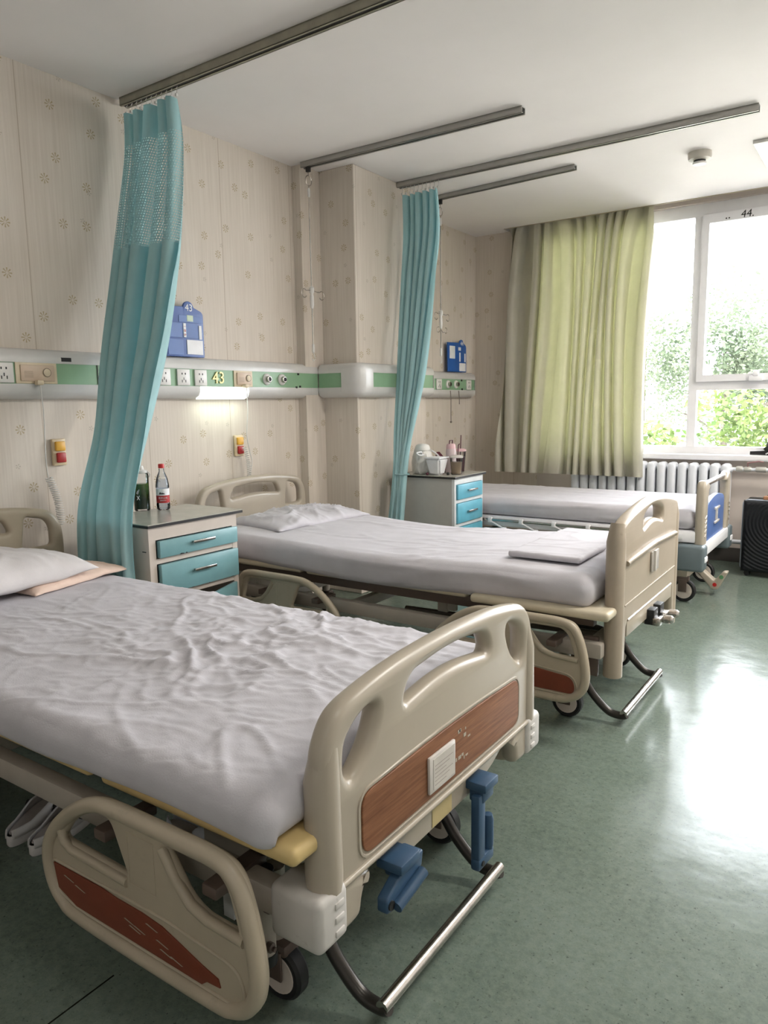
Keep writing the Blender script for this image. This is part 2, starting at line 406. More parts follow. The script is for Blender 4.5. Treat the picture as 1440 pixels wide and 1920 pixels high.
struct(MB().box(WX1, XR+0.2, YB, YB+0.25, 0, CEIL+0.13).box(WX0, WX1, YB, YB+0.25, 0, WZ0).box(WX0, WX1, YB, YB+0.25, WZ1, CEIL+0.13).build('wall_back', PAINT, smooth=0))
struct(MB().box(XR, XR+0.2, YF-0.2, YB, 0, CEIL).build('wall_right', CEILM, smooth=0))
struct(MB().box(0, XR, YF-0.2, YF, 0, CEIL).build('wall_front', CEILM, smooth=0))
struct(MB().box(0.0, XR, YB-0.012, YB, 0, 0.11).build('baseboard_back', SKIRT, smooth=0))
struct(MB().box(0.0, 0.012, YF, 3.70, 0, 0.10).build('baseboard_left', SKIRT, smooth=0))
struct(MB().box(0.34, XR, 6.066, 6.078, CEIL-0.004, CEIL+0.13).build('trim_1', mat('slot_trim', (0.42, 0.36, 0.25), 0.5), smooth=0))
# window: outer frame, fixed left light, mullion, opening sash above a fixed lower light
w1 = thing('window_1', (2.4, 6.26, 0.84), 'white plastic framed window wall', 'window'); struct(w1)
for k in ('label', 'category'): del w1[k]
fy0, fy1 = 6.24, 6.30
f = MB()
f.box(WX0, WX1, fy0, fy1, 0.83, 0.895, bev=0.006).box(WX0, WX1, fy0, fy1, 2.645, 2.74, bev=0.006)
for x0, x1 in ((WX0, WX0+0.07), (1.865, 1.93), (2.98, 3.045), (WX1-0.07, WX1)): f.box(x0, x1, fy0+0.002, fy1-0.002, 0.885, 2.655)
f.box(1.925, 2.985, fy0+0.001, fy1-0.001, 1.335, 1.40)
f.build('window_frame', PVC, w1)
s = MB()
s.box(1.925, 1.975, fy0-0.025, fy1-0.01, 1.402, 2.65).box(2.935, 2.985, fy0-0.025, fy1-0.01, 1.402, 2.65)
s.box(1.925, 2.985, fy0-0.0245, fy1-0.01, 1.40, 1.452).box(1.925, 2.985, fy0-0.0245, fy1-0.01, 2.585, 2.65)
sash = s.build('window_sash', PVC, w1)
MB().box(2.30, 2.40, 6.19, 6.214, 1.395, 1.435, bev=0.008).box(2.33, 2.37, 6.185, 6.215, 1.43, 1.475, bev=0.008).build('window_handle', PVC, sash)
t = MB().mesh(textmesh('..', 0.09, 0.0005, AX_X, (0,0,0)), Matrix(((0,1,0,2.10),(0,0,0,6.2137),(0,0,1,2.625),(0,0,0,1))))
t.mesh(textmesh('44.', 0.075, 0.0005, ((1,0,0),(0.1,0,1),(0,-1,0)), (2.235, 6.2137, 2.615)))
t.build('handwriting', BLACKM, sash, smooth=0)
for (x0, x1, z0, z1) in ((WX0+0.06, 1.87, 0.89, 2.65), (1.925, 2.985, 0.89, 1.34), (3.04, WX1-0.06, 0.89, 2.65)):
    MB().box(x0, x1, 6.268, 6.274, z0, z1).build('window_pane', GLASS, w1, smooth=0)
MB().box(1.97, 2.94, 6.25, 6.256, 1.448, 2.59).build('window_pane', GLASS, sash, smooth=0)
struct(MB().box(WX0-0.05, WX1+0.05, 6.13, 6.26, 0.795, 0.838, bev=0.008).build('trim_2', PVC))
# ------------------------------------------------------------------ bed head service rail
def rail_profile_sweep(path, zc=1.42):
    """path: list of (x,y) wall line points, n: outward normals; returns shells for top, band, bottom"""
    prof = [(0.0, 0.112), (0.035, 0.112), (0.062, 0.098), (0.072, 0.072), (0.072, 0.050), (0.068, 0.050), (0.068, -0.042), (0.072, -0.042), (0.072, -0.070), (0.062, -0.092), (0.030, -0.108), (0.0, -0.108)]
    out = []
    for a, b in ((0, 5), (5, 6), (6, 12)): out.append(prof[a:b+1] if b < 12 else prof[a:])
    res = []
    for pr in out:
        V = []; Fc = []
        n = len(pr)
        for (x, y, nx, ny) in path:
            for (d, h) in pr: V.append((x+nx*d, y+ny*d, zc+h))
        for i in range(len(path)-1):
            for k in range(n-1): Fc.append((i*n+k, i*n+k+1, (i+1)*n+k+1, (i+1)*n+k))
        res.append((V, Fc))
    return res
def service_rail(path, ends, label):
    r = thing('bed_head_service_rail', (path[0][0], path[0][1], 1.31), label, 'service rail', 'rail sections along the bed head wall')
    parts = rail_profile_sweep(path)
    sh = MB(); sh.raw(*parts[0]); sh.raw(*parts[2])
    for (i, sgn) in ends:
        x, y, nx, ny = path[i]
        pr = [(0.0, 0.112), (0.035, 0.112), (0.062, 0.098), (0.072, 0.072), (0.072, -0.070), (0.062, -0.092), (0.030, -0.108), (0.0, -0.108)]
        tx, ty = (-ny*sgn, nx*sgn)
        V = [(x+nx*d-tx*0.0, y+ny*d, 1.42+h) for d, h in pr]+[(x+nx*d*0.94+tx*0.018, y+ny*d*0.94+ty*0.018, 1.42+h*0.95) for d, h in pr]
        n = 8; sh.raw(V, [(k, (k+1) % n, n+(k+1) % n, n+k) for k in range(n)]+[tuple(range(n, 2*n))])
    sh.build('rail_shell', RAILW, r, smooth=50)
    MB().raw(*parts[1]).build('green_band', RAILG, r, smooth=50, clean=True)
    return r
g = 0.0
P1 = [(0.001, YF+0.02, 1, 0), (0.001, 3.63, 1, 0)]
P2 = [(0.065+0.001, 3.889, 0, -1), (0.262, 3.889, 0, -1)]
r1 = service_rail([(0.001, -2.0, 1, 0), (0.001, 3.818, 1, 0)], [], 'long white and green service rail with sockets above the two nearer beds')
cr = service_rail([(0.075, 3.889, 0, -1), (0.265, 3.889, 0, -1)], [], 'short white and green service rail on the shaded side of the pillar')
c = []
for k in range(7):
    a = -PI/2+k*(PI/2)/6; c.append((0.340, 3.889, math.cos(a), math.sin(a)))
q = MB()
prf = [(0.0, 0.112), (0.035, 0.112), (0.062, 0.098), (0.074, 0.072), (0.074, -0.070), (0.062, -0.092), (0.030, -0.108), (0.0, -0.108)]
cc = [(0.265, 3.889, 0, -1)]+c+[(0.341, 3.965, 1, 0)]
V = [(x+nx*d, y+ny*d, 1.42+h) for (x, y, nx, ny) in cc for d, h in prf]
q.raw(V, [(i*8+k, i*8+k+1, (i+1)*8+k+1, (i+1)*8+k) for i in range(len(cc)-1) for k in range(7)])
q.build('corner_cover', RAILW, cr, smooth=50)
service_rail([(0.341, 3.965, 1, 0), (0.341, 4.735, 1, 0)], [(1, 1)], 'white and green service rail wrapped across the pillar front behind the curtain')
r4 = service_rail([(0.001, 4.76, 1, 0), (0.001, 6.05, 1, 0)], [(1, 1)], 'white and green service rail by the window end, blue sign standing on it')
# dark gap in the rail joint and small black label on the shell
MB().box(0.0705, 0.0725, 2.168, 2.172, 1.372, 1.476).build('joint', ALUD, r1, smooth=0)
MB().box(0.058, 0.0735, 1.985, 2.035, 1.480, 1.498, m=None).build('maker_plate', BLACKM, r1, smooth=0)
XF = 0.069
def socket(rail, y, z=1.424, two=True):
    o = MB().box(XF, XF+0.010, y-0.043, y+0.043, z-0.043, z+0.043, bev=0.003)
    pl = o.build('wall_socket', PLASW, rail)
    h = MB()
    for dy in (-0.011, 0.011): h.box(XF+0.0095, XF+0.0108, y+dy-0.003, y+dy+0.003, z+0.014, z+0.024)
    for (dy, dz) in ((-0.012, -0.020), (0.012, -0.020), (0.0, -0.008)): h.box(XF+0.0095, XF+0.0108, y+dy-0.0022, y+dy+0.0022, z+dz-0.007, z+dz+0.007)
    h.build('pin_holes', DARK, pl, smooth=0)
for y in (2.555, 2.685, 2.805, 1.712): socket(r1, y)
def call_panel(rail, y0, y1, z=1.424):
    p = MB().box(XF, XF+0.006, y0, y1, z-0.045, z+0.046, bev=0.002).build('intercom_panel', PLASC, rail)
    MB().box(XF+0.006, XF+0.013, y0+0.02, y1-0.015, z-0.034, z+0.036, bev=0.003).build('speaker_face', BEIGEP, p)
    cy = y0+(y1-y0)*0.72
    k = MB().lathe([(0.020, XF+0.013), (0.020, XF+0.016), (0.017, XF+0.018), (0.0, XF+0.018)], (0, cy, z+0.004), 20, 'x'); k.build('call_knob', PLASC, p)
    MB().tube([(XF+0.017, cy+0.018*math.cos(a), z+0.004+0.018*math.sin(a)) for a in (2*PI*i/20 for i in range(20))], 0.0015, 6, closed=True).build('knob_ring', FRAMED, p)
    g = MB()
    for i in range(5): g.box(XF+0.0128, XF+0.0135, y0+0.035, y0+0.075, z-0.018+i*0.006, z-0.0155+i*0.006)
    g.build('grille', mat('grille_brown', (0.40, 0.30, 0.22), 0.5), p, smooth=0)
    py = y0+(y1-y0)*0.48
    MB().box(XF+0.010, XF+0.040, py-0.016, py+0.016, z-0.052, z-0.030, bev=0.006).build('plug', PLASC, p)
    return py
def call_gas(rail, y, x=XF, z=1.426):
    o = MB().lathe([(0.034, x), (0.034, x+0.006), (0.028, x+0.012), (0.0, x+0.012)], (0, y, z), 24, 'x').build('gas_outlet', PLASW, rail)
    MB().lathe([(0.020, x+0.012), (0.020, x+0.028), (0.017, x+0.030), (0.013, x+0.030), (0.012, x+0.022), (0.0, x+0.022)], (0, y, z), 20, 'x').build('outlet_collar', CHROME, o)
    MB().lathe([(0.0115, x+0.0222), (0.0115, x+0.026), (0.0, x+0.026)], (0, y, z), 14, 'x').build('outlet_core', DARK, o)
py1 = call_panel(r1, 1.765, 1.958)
py2 = call_panel(r1, 3.055, 3.205)
call_gas(r1, 3.330); call_gas(r1, 3.465)
for (y, z) in ((3.62, 1.463), (3.635, 1.385), (3.60, 1.38)): MB().box(XF, XF+0.006, y-0.006, y+0.006, z-0.006, z+0.006).build('screw_cover', DARK, r1, smooth=0)
for (y) in (4.98, ): pass
socket(r4, 5.40); 
call_gas(r4, 5.56); call_gas(r4, 5.70); socket(r4, 5.93)
for (y, z) in ((5.80, 1.462), (5.81, 1.385)): MB().box(XF, XF+0.006, y-0.008, y+0.008, z-0.008, z+0.008).build('screw_cover', DARK, r4, smooth=0)
nm = MB().mesh(textmesh('43', 0.092, 0.003, AX_X, (XF+0.004, 2.937, 1.424)))
nm.build('gold_number', GOLD, r1, smooth=0)
# lit reading lamp set in the rail under the gold number
lp = [(0.046, -0.042), (0.074, -0.044), (0.076, -0.070), (0.066, -0.096), (0.034, -0.112)]
V = [(0.001+d, y, 1.42+h) for y in (2.80, 3.17) for d, h in lp]
MB().raw(V, [(i, i+1, 5+i+1, 5+i) for i in range(4)]+[(0, 1, 2, 3, 4), (9, 8, 7, 6, 5)]).build('lit_lamp_cover', LAMP, r1, smooth=50)
# ------------------------------------------------------------------ handsets and coil cords
def handset(y, z, lab, cols, two=False, x=0.0):
    t = thing('nurse_call_handset', (0.002, y, z-0.06), lab, 'call handset', 'nurse call buttons on the bed head wall')
    MB().box(0.002, 0.020, y-0.034, y+0.034, z-0.062, z+0.062, bev=0.005).build('holder', mat('cream_holder', (0.68, 0.55, 0.36), 0.4), t)
    MB().box(0.018, 0.034, y-0.024, y+0.024, z+0.006, z+0.050, bev=0.005).build('upper_button', cols[0], t)
    MB().box(0.018, 0.034, y-0.020, y+0.024, z-0.048, z-0.002, bev=0.005).build('lower_button', cols[1], t)
    return t
handset(1.975, 1.068, 'wall handset with yellow and red buttons above the nearest bed, left of the blue curtain', (YELLOW, RED))
handset(3.13, 1.035, 'wall handset with yellow and red buttons under the lit lamp of the middle bed', (YELLOW, RED))
handset(5.22, 0.995, 'small orange wall handset above the far nightstand by the pillar', (ORANGE, RED))
def cord(y0, z0, pts, coil, lab):
    p = catmull([(0.10, y0, z0)]+pts, 8, False); m = MB().tube(p, 0.0028, 6)
    (a, b, turns, rad) = coil
    A, B = Vector(a), Vector(b); n = turns*12; cp = []
    for i in range(n+1):
        t = i/n; q = A.lerp(B, t)+Vector((math.sin(t*PI)*0.0, math.sin(t*PI)*0.015, 0)); an = 2*PI*turns*t
        cp.append(q+Vector((math.cos(an)*rad, math.sin(an)*rad, 0)))
    m.tube(cp, 0.0026, 5)
    return single(m.build('coiled_call_cord', PLASW, smooth=60), lab, 'cord', 'coiled cords hanging from the rail')
cord(py1, 1.378, [(0.10, py1+0.005, 1.25), (0.08, py1+0.01, 1.05), (0.07, py1+0.02, 0.96)], ((0.065, py1+0.025, 0.96), (0.06, py1+0.07, 0.74), 20, 0.016), 'cream coiled cord hanging straight down beside the nearest bed')
cord(py2, 1.378, [(0.10, py2+0.003, 1.25), (0.08, py2+0.006, 1.10), (0.06, py2+0.045, 1.00), (0.06, py2+0.06, 0.93), (0.06, py2+0.03, 0.84)], ((0.06, py2+0.002, 1.03), (0.06, py2+0.03, 0.84), 15, 0.012), 'white coiled cord looped under the lit lamp of the middle bed')
for (y, ln, lab) in ((5.59, 0.20, 'long thin grey pull cord hanging under the window end rail'), (5.74, 0.055, 'short grey pull cord stub under the window end rail')):
    m = MB().tube([(0.076, y, 1.372), (0.082, y, 1.30), (0.082, y, 1.31-ln)], 0.003, 6)
    if ln > 0.1: m.lathe([(0, 0), (0.009, 0.006), (0.010, 0.014), (0.0, 0.020)], (0.082, y, 1.295-ln), 10)
    single(m.build('pull_cord', mat('cord_grey', (0.2, 0.17, 0.15), 0.6)), lab, 'cord', 'pull cords under the far rail')
# ------------------------------------------------------------------ blue bed signs
def bed_sign(y0, y1, z0, z1, num, m, lab, arch, slots):
    t = thing('bed_sign', (0.045, (y0+y1)/2, z0), lab, 'sign', 'blue bed number signs')
    wd = y1-y0; h = z1-z0
    ol = rounded([(0, 0), (wd, 0), (wd, h*0.82), (arch+0.035, h*0.90)], [0.006, 0.006, 0.02, 0.004])
    ol += [(arch+0.036*math.cos(a), h-0.036+0.036*math.sin(a)) for a in [PI*k/10 for k in range(0, 11)]]
    ol += rounded([(arch-0.036, h*0.90), (0.0, h*0.88)], 0)
    MB().mesh(plate(ol, [], 0.014, 0.004, AX_X, (0.045, y0, z0))).build('sign_board', m, t)
    MB().mesh(textmesh(num, 0.052, 0.001, AX_X, (0.0535, y0+arch, z1-0.036))).build('sign_number', WHITE, t, smooth=0)
    for (a, b, c_, d, mm, nme) in slots:
        MB().box(0.050, 0.0545 if nme == 'card_slot' else 0.0555, y0+a*wd, y0+b*wd, z0+c_*h, z0+d*h, bev=0.001, seg=1).build(nme, mm, t)
    return t
bs = bed_sign(2.60, 2.865, 1.534, 1.828, '43', SIGNB, 'blue bed sign numbered 43 standing on the rail behind the near curtain', 0.165,
    [(0.35, 0.96, 0.62, 0.74, LBLUE, 'card_slot'), (0.05, 0.42, 0.34, 0.60, LBLUE, 'card_slot'), (0.48, 0.84, 0.34, 0.60, LBLUE, 'card_slot'), (0.05, 0.44, 0.03, 0.31, LBLUE, 'card_slot'), (0.56, 0.72, 0.64, 0.75, mat('pale_green_card', (0.55, 0.66, 0.50), 0.5), 'card'), (0.455, 0.525, 0.35, 0.60, WHITE, 'card'), (0.86, 0.935, 0.33, 0.58, WHITE, 'card'), (0.53, 0.95, 0.05, 0.31, WHITE, 'card')])
tx = MB()
for i, ch in enumerate('一级护'): tx.mesh(textmesh(ch, 0.016, 0.0004, AX_X, (0.0558, 2.60+0.49*0.265, 1.534+0.294*(0.54-i*0.075))))
tx.build('card_writing', RED, bs, smooth=0)
bed_sign(5.595, 5.925, 1.534, 1.815, '44', SIGNB2, 'bright blue bed sign numbered 44 standing on the rail near the window', 0.245,
    [(0.08, 0.36, 0.40, 0.78, WHITE, 'card'), (0.55, 0.68, 0.66, 0.76, WHITE, 'card'), (0.60, 0.66, 0.32, 0.60, WHITE, 'card'), (0.88, 0.94, 0.32, 0.58, WHITE, 'card'), (0.60, 0.94, 0.03, 0.28, WHITE, 'card')])
# ------------------------------------------------------------------ ceiling tracks
def track(a, b, h, wd, lab, m=ALU, name='ceiling_track'):
    t = thing(name, (a[0], a[1], CEIL-h), lab, 'ceiling track', 'rails screwed to the ceiling')
    A = Vector((a[0], a[1], 0)); B = Vector((b[0], b[1], 0)); d = (B-A); L = d.length; an = math.atan2(d.y, d.x)
    mt = Matrix.Translation((a[0], a[1], 0)) @ Matrix.Rotation(an, 4, 'Z')
    MB().box(0, L, -wd/2, -wd/2+0.004, CEIL-h, CEIL, m=mt).box(0, L, wd/2-0.004, wd/2, CEIL-h, CEIL, m=mt).box(0, L, -wd/2, wd/2, CEIL-0.005, CEIL-0.0005, m=mt).box(0, L, -wd/2, -wd*0.22, CEIL-h, CEIL-h+0.003, m=mt).box(0, L, wd*0.22, wd/2, CEIL-h, CEIL-h+0.003, m=mt).build('channel', m, t, smooth=0)
    MB().box(0.002, L-0.002, -wd*0.28, wd*0.28, CEIL-h+0.004, CEIL-h+0.006, m=mt).build('slot', ALUD, t, smooth=0)
    return t
track((0.03, 2.445), (4.6, 2.39), 0.038, 0.045, 'long tarnished curtain track over the near blue curtain', ALUG)
track((0.10, 3.69), (1.56, 3.70), 0.034, 0.042, 'short grey ceiling track holding the drip hook beside the pillar')
track((0.345, 4.40), (2.545, 4.395), 0.036, 0.045, 'long grey curtain track over the blue curtain at the pillar')
track((0.36, 4.84), (1.45, 4.76), 0.030, 0.040, 'shortest grey ceiling track, drip hook hanging behind the pillar curtain')
# ------------------------------------------------------------------ drip hooks
def drip(x, y, zbars, lab):
    z0, zhook, zbot = zbars
    t = thing('drip_hook_rod', (x, y, zbot), lab, 'drip hook', 'drip bag hooks hanging from ceiling tracks')
    MB().box(x-0.014, x+0.014, y-0.010, y+0.010, CEIL-0.062, CEIL-0.026, bev=0.003).build('trolley', DARK, t)
    MB().tube([(x, y+0.028*math.sin(a), CEIL-0.112+0.030*math.cos(a)) for a in (2*PI*i/16 for i in range(16))], 0.0028, 6, closed=True).tube([(x, y, CEIL-0.062), (x, y, CEIL-0.085)], 0.003, 6).build('ring', CHROME, t)
    MB().tube([(x, y, CEIL-0.138), (x, y, zhook)], 0.0036, 8).build('upper_rod', CHROME, t)
    MB().lathe([(0.006, 0), (0.009, 0.01), (0.009, 0.045), (0.005, 0.055)], (x, y, CEIL-0.21), 10).build('connector', PLASW, t)
    MB().lathe([(0.008, 0), (0.013, 0.02), (0.013, 0.07), (0.009, 0.09), (0.016, 0.10), (0.016, 0.125), (0.008, 0.135)], (x, y, zhook-0.12), 12).build('grip', PLASW, t)
    for sgn in (-1, 1):
        p = [(x, y+sgn*0.012, zhook-0.01), (x, y+sgn*0.05, zhook-0.015)]+[(x+0.01, y+sgn*(0.085+0.026*math.cos(a)), zhook-0.035+0.026*math.sin(a)) for a in (PI*0.75-2*PI*i/12*0.85 for i in range(12))]
        MB().tube(p, 0.0030, 6).build('hook_arm', CHROME, t)
    MB().tube([(x, y, zhook-0.12), (x, y, zbot+0.06)], 0.0036, 8).build('lower_rod', CHROME, t)
    MB().lathe([(0.005, 0), (0.009, 0.01), (0.009, 0.05), (0.005, 0.06)], (x, y, zbot+0.05), 10).tube([(x, y, zbot+0.05), (x, y+0.012, zbot+0.03), (x, y+0.014, zbot+0.012), (x, y, zbot), (x, y-0.014, zbot+0.012)], 0.0028, 6).build('end_hook', PLASW, t)
    return t
drip(0.145, 3.69, (0, 1.99, 1.545), 'thin drip hook rod with two loops in front of the pillar side')
d2 = drip(0.42, 4.835, (0, 1.93, 1.56), 'chrome drip hook rod with four loops right of the pillar curtain')
for sgn in (-1, 1):
    p = [(0.42, 4.835+sgn*0.010, 1.80), (0.42, 4.835+sgn*0.03, 1.785)]+[(0.43, 4.835+sgn*(0.055+0.020*math.cos(a)), 1.80+0.020*math.sin(a)) for a in (PI*1.2+2*PI*i/12*0.8 for i in range(12))]
    MB().tube(p, 0.0028, 6).build('hook_arm', CHROME, d2)
# ------------------------------------------------------------------ smoke detector and ceiling panel
sd = thing('smoke_detector', (2.14, 5.0, CEIL-0.07), 'round white smoke detector on the ceiling right of the tracks', 'smoke detector')
MB().lathe([(0.0, -0.0), (0.068, 0.0), (0.068, -0.022), (0.064, -0.040), (0.045, -0.046), (0.0, -0.046)], (2.14, 5.0, CEIL), 28).build('base', mat('detector_base', (0.55, 0.52, 0.46), 0.5), sd)
MB().lathe([(0.036, -0.044), (0.034, -0.060), (0.0, -0.060)], (2.14, 5.0, CEIL), 12).build('sensor_cage', DARK, sd)
MB().lathe([(0.0, -0.058), (0.040, -0.058), (0.038, -0.068), (0.020, -0.073), (0.0, -0.074)], (2.14, 5.0, CEIL), 24).build('cap', PLASW, sd)
cv = thing('ceiling_vent', (2.72, 5.25, CEIL-0.02), 'square white ceiling vent at the right edge near the window', 'vent')
MB().mesh(plate([(-0.3, -0.28), (0.3, -0.28), (0.3, 0.28), (-0.3, 0.28)], [[(-0.22, -0.20), (0.22, -0.20), (0.22, 0.20), (-0.22, 0.20)]], 0.018, 0.004, ((1,0,0), (0,1,0), (0,0,1)), (2.735, 5.25, CEIL-0.010))).build('frame', PLASW, cv)
lv = MB()
for i in range(9): lv.box(2.515, 2.955, 5.07+i*0.045, 5.10+i*0.045, CEIL-0.011, CEIL-0.006)
lv.build('louvres', WHITE, cv, smooth=0)
for (x, y) in ((3.55, 0.9), (3.55, -1.5), (3.75, 3.2), (3.75, 5.1)):  # invented fixtures out of view, housing the added fill lamps
    cl = thing('added_ceiling_light', (x, y, CEIL-0.03), 'added unseen fill light fixture over the aisle', 'ceiling light', 'added fill lights over the aisle')
    MB().box(x-0.6, x+0.6, y-0.16, y+0.16, CEIL-0.025, CEIL-0.001, bev=0.005).build('housing', PLASW, cl)
    MB().box(x-0.56, x+0.56, y-0.14, y+0.14, CEIL-0.0285, CEIL-0.025).build('diffuser', LAMP, cl, smooth=0)
# ------------------------------------------------------------------ radiator and pipes
rd = thing('radiator', (1.6, 6.11, 0.14), 'white cast iron column radiator under the window', 'radiator')
x = 0.98; n = 0
while x < 2.19:
    s = MB()
    for yy in (6.075, 6.145):
        s.box(x+0.006, x+0.072, yy-0.028, yy+0.028, 0.15, 0.775, bev=0.026, seg=4)
    s.box(x+0.010, x+0.068, 6.06, 6.16, 0.715, 0.770, bev=0.02, seg=3).box(x+0.010, x+0.068, 6.06, 6.16, 0.155, 0.21, bev=0.02, seg=3)
    s.build('radiator_section', RADW, rd); x += 0.0785; n += 1
MB().tube([(0.97, 6.11, 0.73), (x+0.005, 6.11, 0.73)], 0.018, 12).tube([(0.97, 6.11, 0.185), (x+0.005, 6.11, 0.185)], 0.018, 12).build('manifold', RADW, rd)
pp = thing('heating_pipe', (2.4, 6.12, 0.16), 'white heating pipes with valves between radiator and suitcase', 'pipe')
MB().tube([(x+0.005, 6.11, 0.735), (3.6, 6.11, 0.735)], 0.013, 12).tube([(x+0.005, 6.11, 0.175), (3.6, 6.11, 0.175)], 0.017, 12).build('pipe_run', RADW, pp)
MB().lathe([(0.020, 0), (0.024, 0.01), (0.024, 0.035), (0.020, 0.045)], (x+0.03, 6.11, 0.735), 12, 'x').lathe([(0.018, 0), (0.022, 0.01), (0.022, 0.04), (0.018, 0.05)], (2.32, 6.11, 0.735), 12, 'x').lathe([(0.02, 0), (0.022, 0.01), (0.022, 0.06), (0.02, 0.07)], (2.40, 6.11, 0.735), 12, 'x').build('valve_body', mat('valve_metal', (0.55, 0.54, 0.50), 0.35, 0.3), pp)
MB().tube([(2.345, 6.11, 0.75), (2.345, 6.09, 0.785), (2.42, 6.08, 0.80), (2.455, 6.08, 0.795)], 0.006, 8).build('valve_lever', mat('dull_red', (0.36, 0.20, 0.20), 0.5), pp)
# ------------------------------------------------------------------ curtains
def cloth(name, levels, folds, amp, m, parent, nu=220, nv=70, seed=0, irr=0.5, ztop_pleat=True, widths=None, ret=False):
    """levels: list of (z, x0,y0, x1,y1) from top to bottom; hangs in folds between the two ends"""
    lv = catmull(levels, 10, False); out = []
    for i in range(nv+1):
        f = i*(len(lv)-1)/nv; k = min(len(lv)-2, int(f)); f -= k
        out.append(tuple(lv[k][d]*(1-f)+lv[k+1][d]*f for d in range(5)))
    lv = out
    bm = bmesh.new(); uvl = bm.loops.layers.uv.new('cloth'); grid = []; uvs = {}
    for i, (z, x0, y0, x1, y1) in enumerate(lv):
        A = Vector((x0, y0)); B = Vector((x1, y1)); d = (B-A); L = d.length; d.normalize(); nrm = Vector((d.y, -d.x))
        row = []; t = i/nv; arc = 0; prev = None
        for k in range(nu+1):
            s = k/nu
            ph = s*folds+irr*noise.noise(Vector((s*folds*0.45, seed, t*0.9)))*1.6
            a = amp(t, s) if callable(amp) else amp
            wv = math.sin(2*PI*ph); wv = math.copysign(abs(wv)**0.7, wv)
            off = a*(wv+0.18*math.sin(2*PI*ph*2+1.3+t))+a*0.5*noise.noise(Vector((s*folds*1.3, t*3, seed+5)))
            sl = 0.25*a*math.cos(2*PI*ph*2)
            p = A+d*(s*L+sl)+nrm*off
            zz = z+0.004*math.sin(2*PI*ph)*(1 if i in (0, nv) else 0)
            if prev is not None: arc += (Vector((p.x, p.y))-prev).length
            prev = Vector((p.x, p.y))
            v = bm.verts.new((p.x, p.y, zz)); uvs[v] = (arc, zz); row.append(v)
        grid.append(row)
    for i in range(nv):
        for k in range(nu):
            f = bm.faces.new((grid[i][k], grid[i+1][k], grid[i+1][k+1], grid[i][k+1]))
            for l in f.loops: l[uvl].uv = uvs[l.vert]
    me = bpy.data.meshes.new(name); bm.to_mesh(me); bm.free(); me.materials.append(m); me.shade_smooth()
    o = bpy.data.objects.new(name, me); COL.objects.link(o); o.parent = parent; me.transform(Matrix.Translation(-wloc(parent)))
    return o
def hooks(parent, pts, z0, z1):
    for (x, y) in pts:
        MB().tube([(x, y, z1-0.012), (x+0.003, y+0.006, z1), (x, y, z0-0.008), (x, y-0.004, z0)], 0.0024, 6).box(x-0.006, x+0.006, y-0.005, y+0.005, z0-0.006, z0+0.006).build('curtain_hook', PLASW, parent)
c1 = thing('privacy_curtain', (0.3, 2.0, 0.34), 'aqua blue privacy curtain with mesh top gathered beside the nearest bed', 'curtain', 'aqua privacy curtains')
cloth('curtain_cloth', [(2.665, 0.05, 2.44, 0.41, 2.43), (2.45, 0.045, 2.43, 0.435, 2.42), (2.0, 0.055, 2.33, 0.455, 2.36), (1.6, 0.085, 2.22, 0.50, 2.25), (1.2, 0.20, 2.06, 0.565, 2.055), (0.80, 0.205, 1.925, 0.615, 1.898), (0.34, 0.20, 1.918, 0.625, 1.892)],
      4.6, lambda t, s: 0.024+0.018*min(1, t*3)-0.028*smooth01(0.55, 0.8, t), BLUECUR, c1, seed=3)
hooks(c1, [(0.06+i*0.036, 2.437) for i in range(11)], CEIL-0.075, CEIL-0.036)
c2 = thing('privacy_curtain', (0.45, 4.2, 0.34), 'aqua blue privacy curtain tied narrow in front of the wallpapered pillar', 'curtain', 'aqua privacy curtains')
cloth('curtain_cloth', [(2.655, 0.375, 4.41, 0.66, 4.39), (2.4, 0.39, 4.40, 0.685, 4.37), (2.1, 0.39, 4.38, 0.67, 4.34), (1.5, 0.415, 4.28, 0.635, 4.25), (1.1, 0.445, 4.19, 0.585, 4.18), (0.80, 0.475, 4.125, 0.56, 4.11), (0.34, 0.43, 4.09, 0.545, 4.07)],
      5.2, lambda t, s: 0.024+0.014*min(1, t*3)-0.022*max(0, t-0.5), BLUECUR2, c2, nu=160, seed=8)
hooks(c2, [(0.375+i*0.031, 4.397) for i in range(10)], CEIL-0.078, CEIL-0.034)
MB().tube([(0.46, 4.12, 0.80), (0.50, 4.085, 0.80), (0.565, 4.09, 0.80), (0.575, 4.13, 0.80), (0.52, 4.155, 0.80), (0.465, 4.145, 0.80)], 0.006, 6, closed=True).build('tie', BLUECUR2, c2)
c3 = thing('window_curtain', (1.0, 6.0, 0.65), 'pale green satin curtain drawn over the left half of the window', 'curtain')
cloth('curtain_cloth', [(2.80, 0.385, 6.12, 1.585, 6.12), (2.68, 0.385, 6.115, 1.585, 6.115), (2.2, 0.37, 6.085, 1.58, 6.08), (1.5, 0.35, 6.04, 1.585, 6.03), (0.655, 0.33, 5.985, 1.60, 5.985)],
      11.5, lambda t, s: (0.014+0.024*min(1, t*4))*(0.75+0.55*abs(2*s-0.85)), GREENCUR, c3, nu=420, nv=60, seed=21, irr=0.9)
hm = MB()
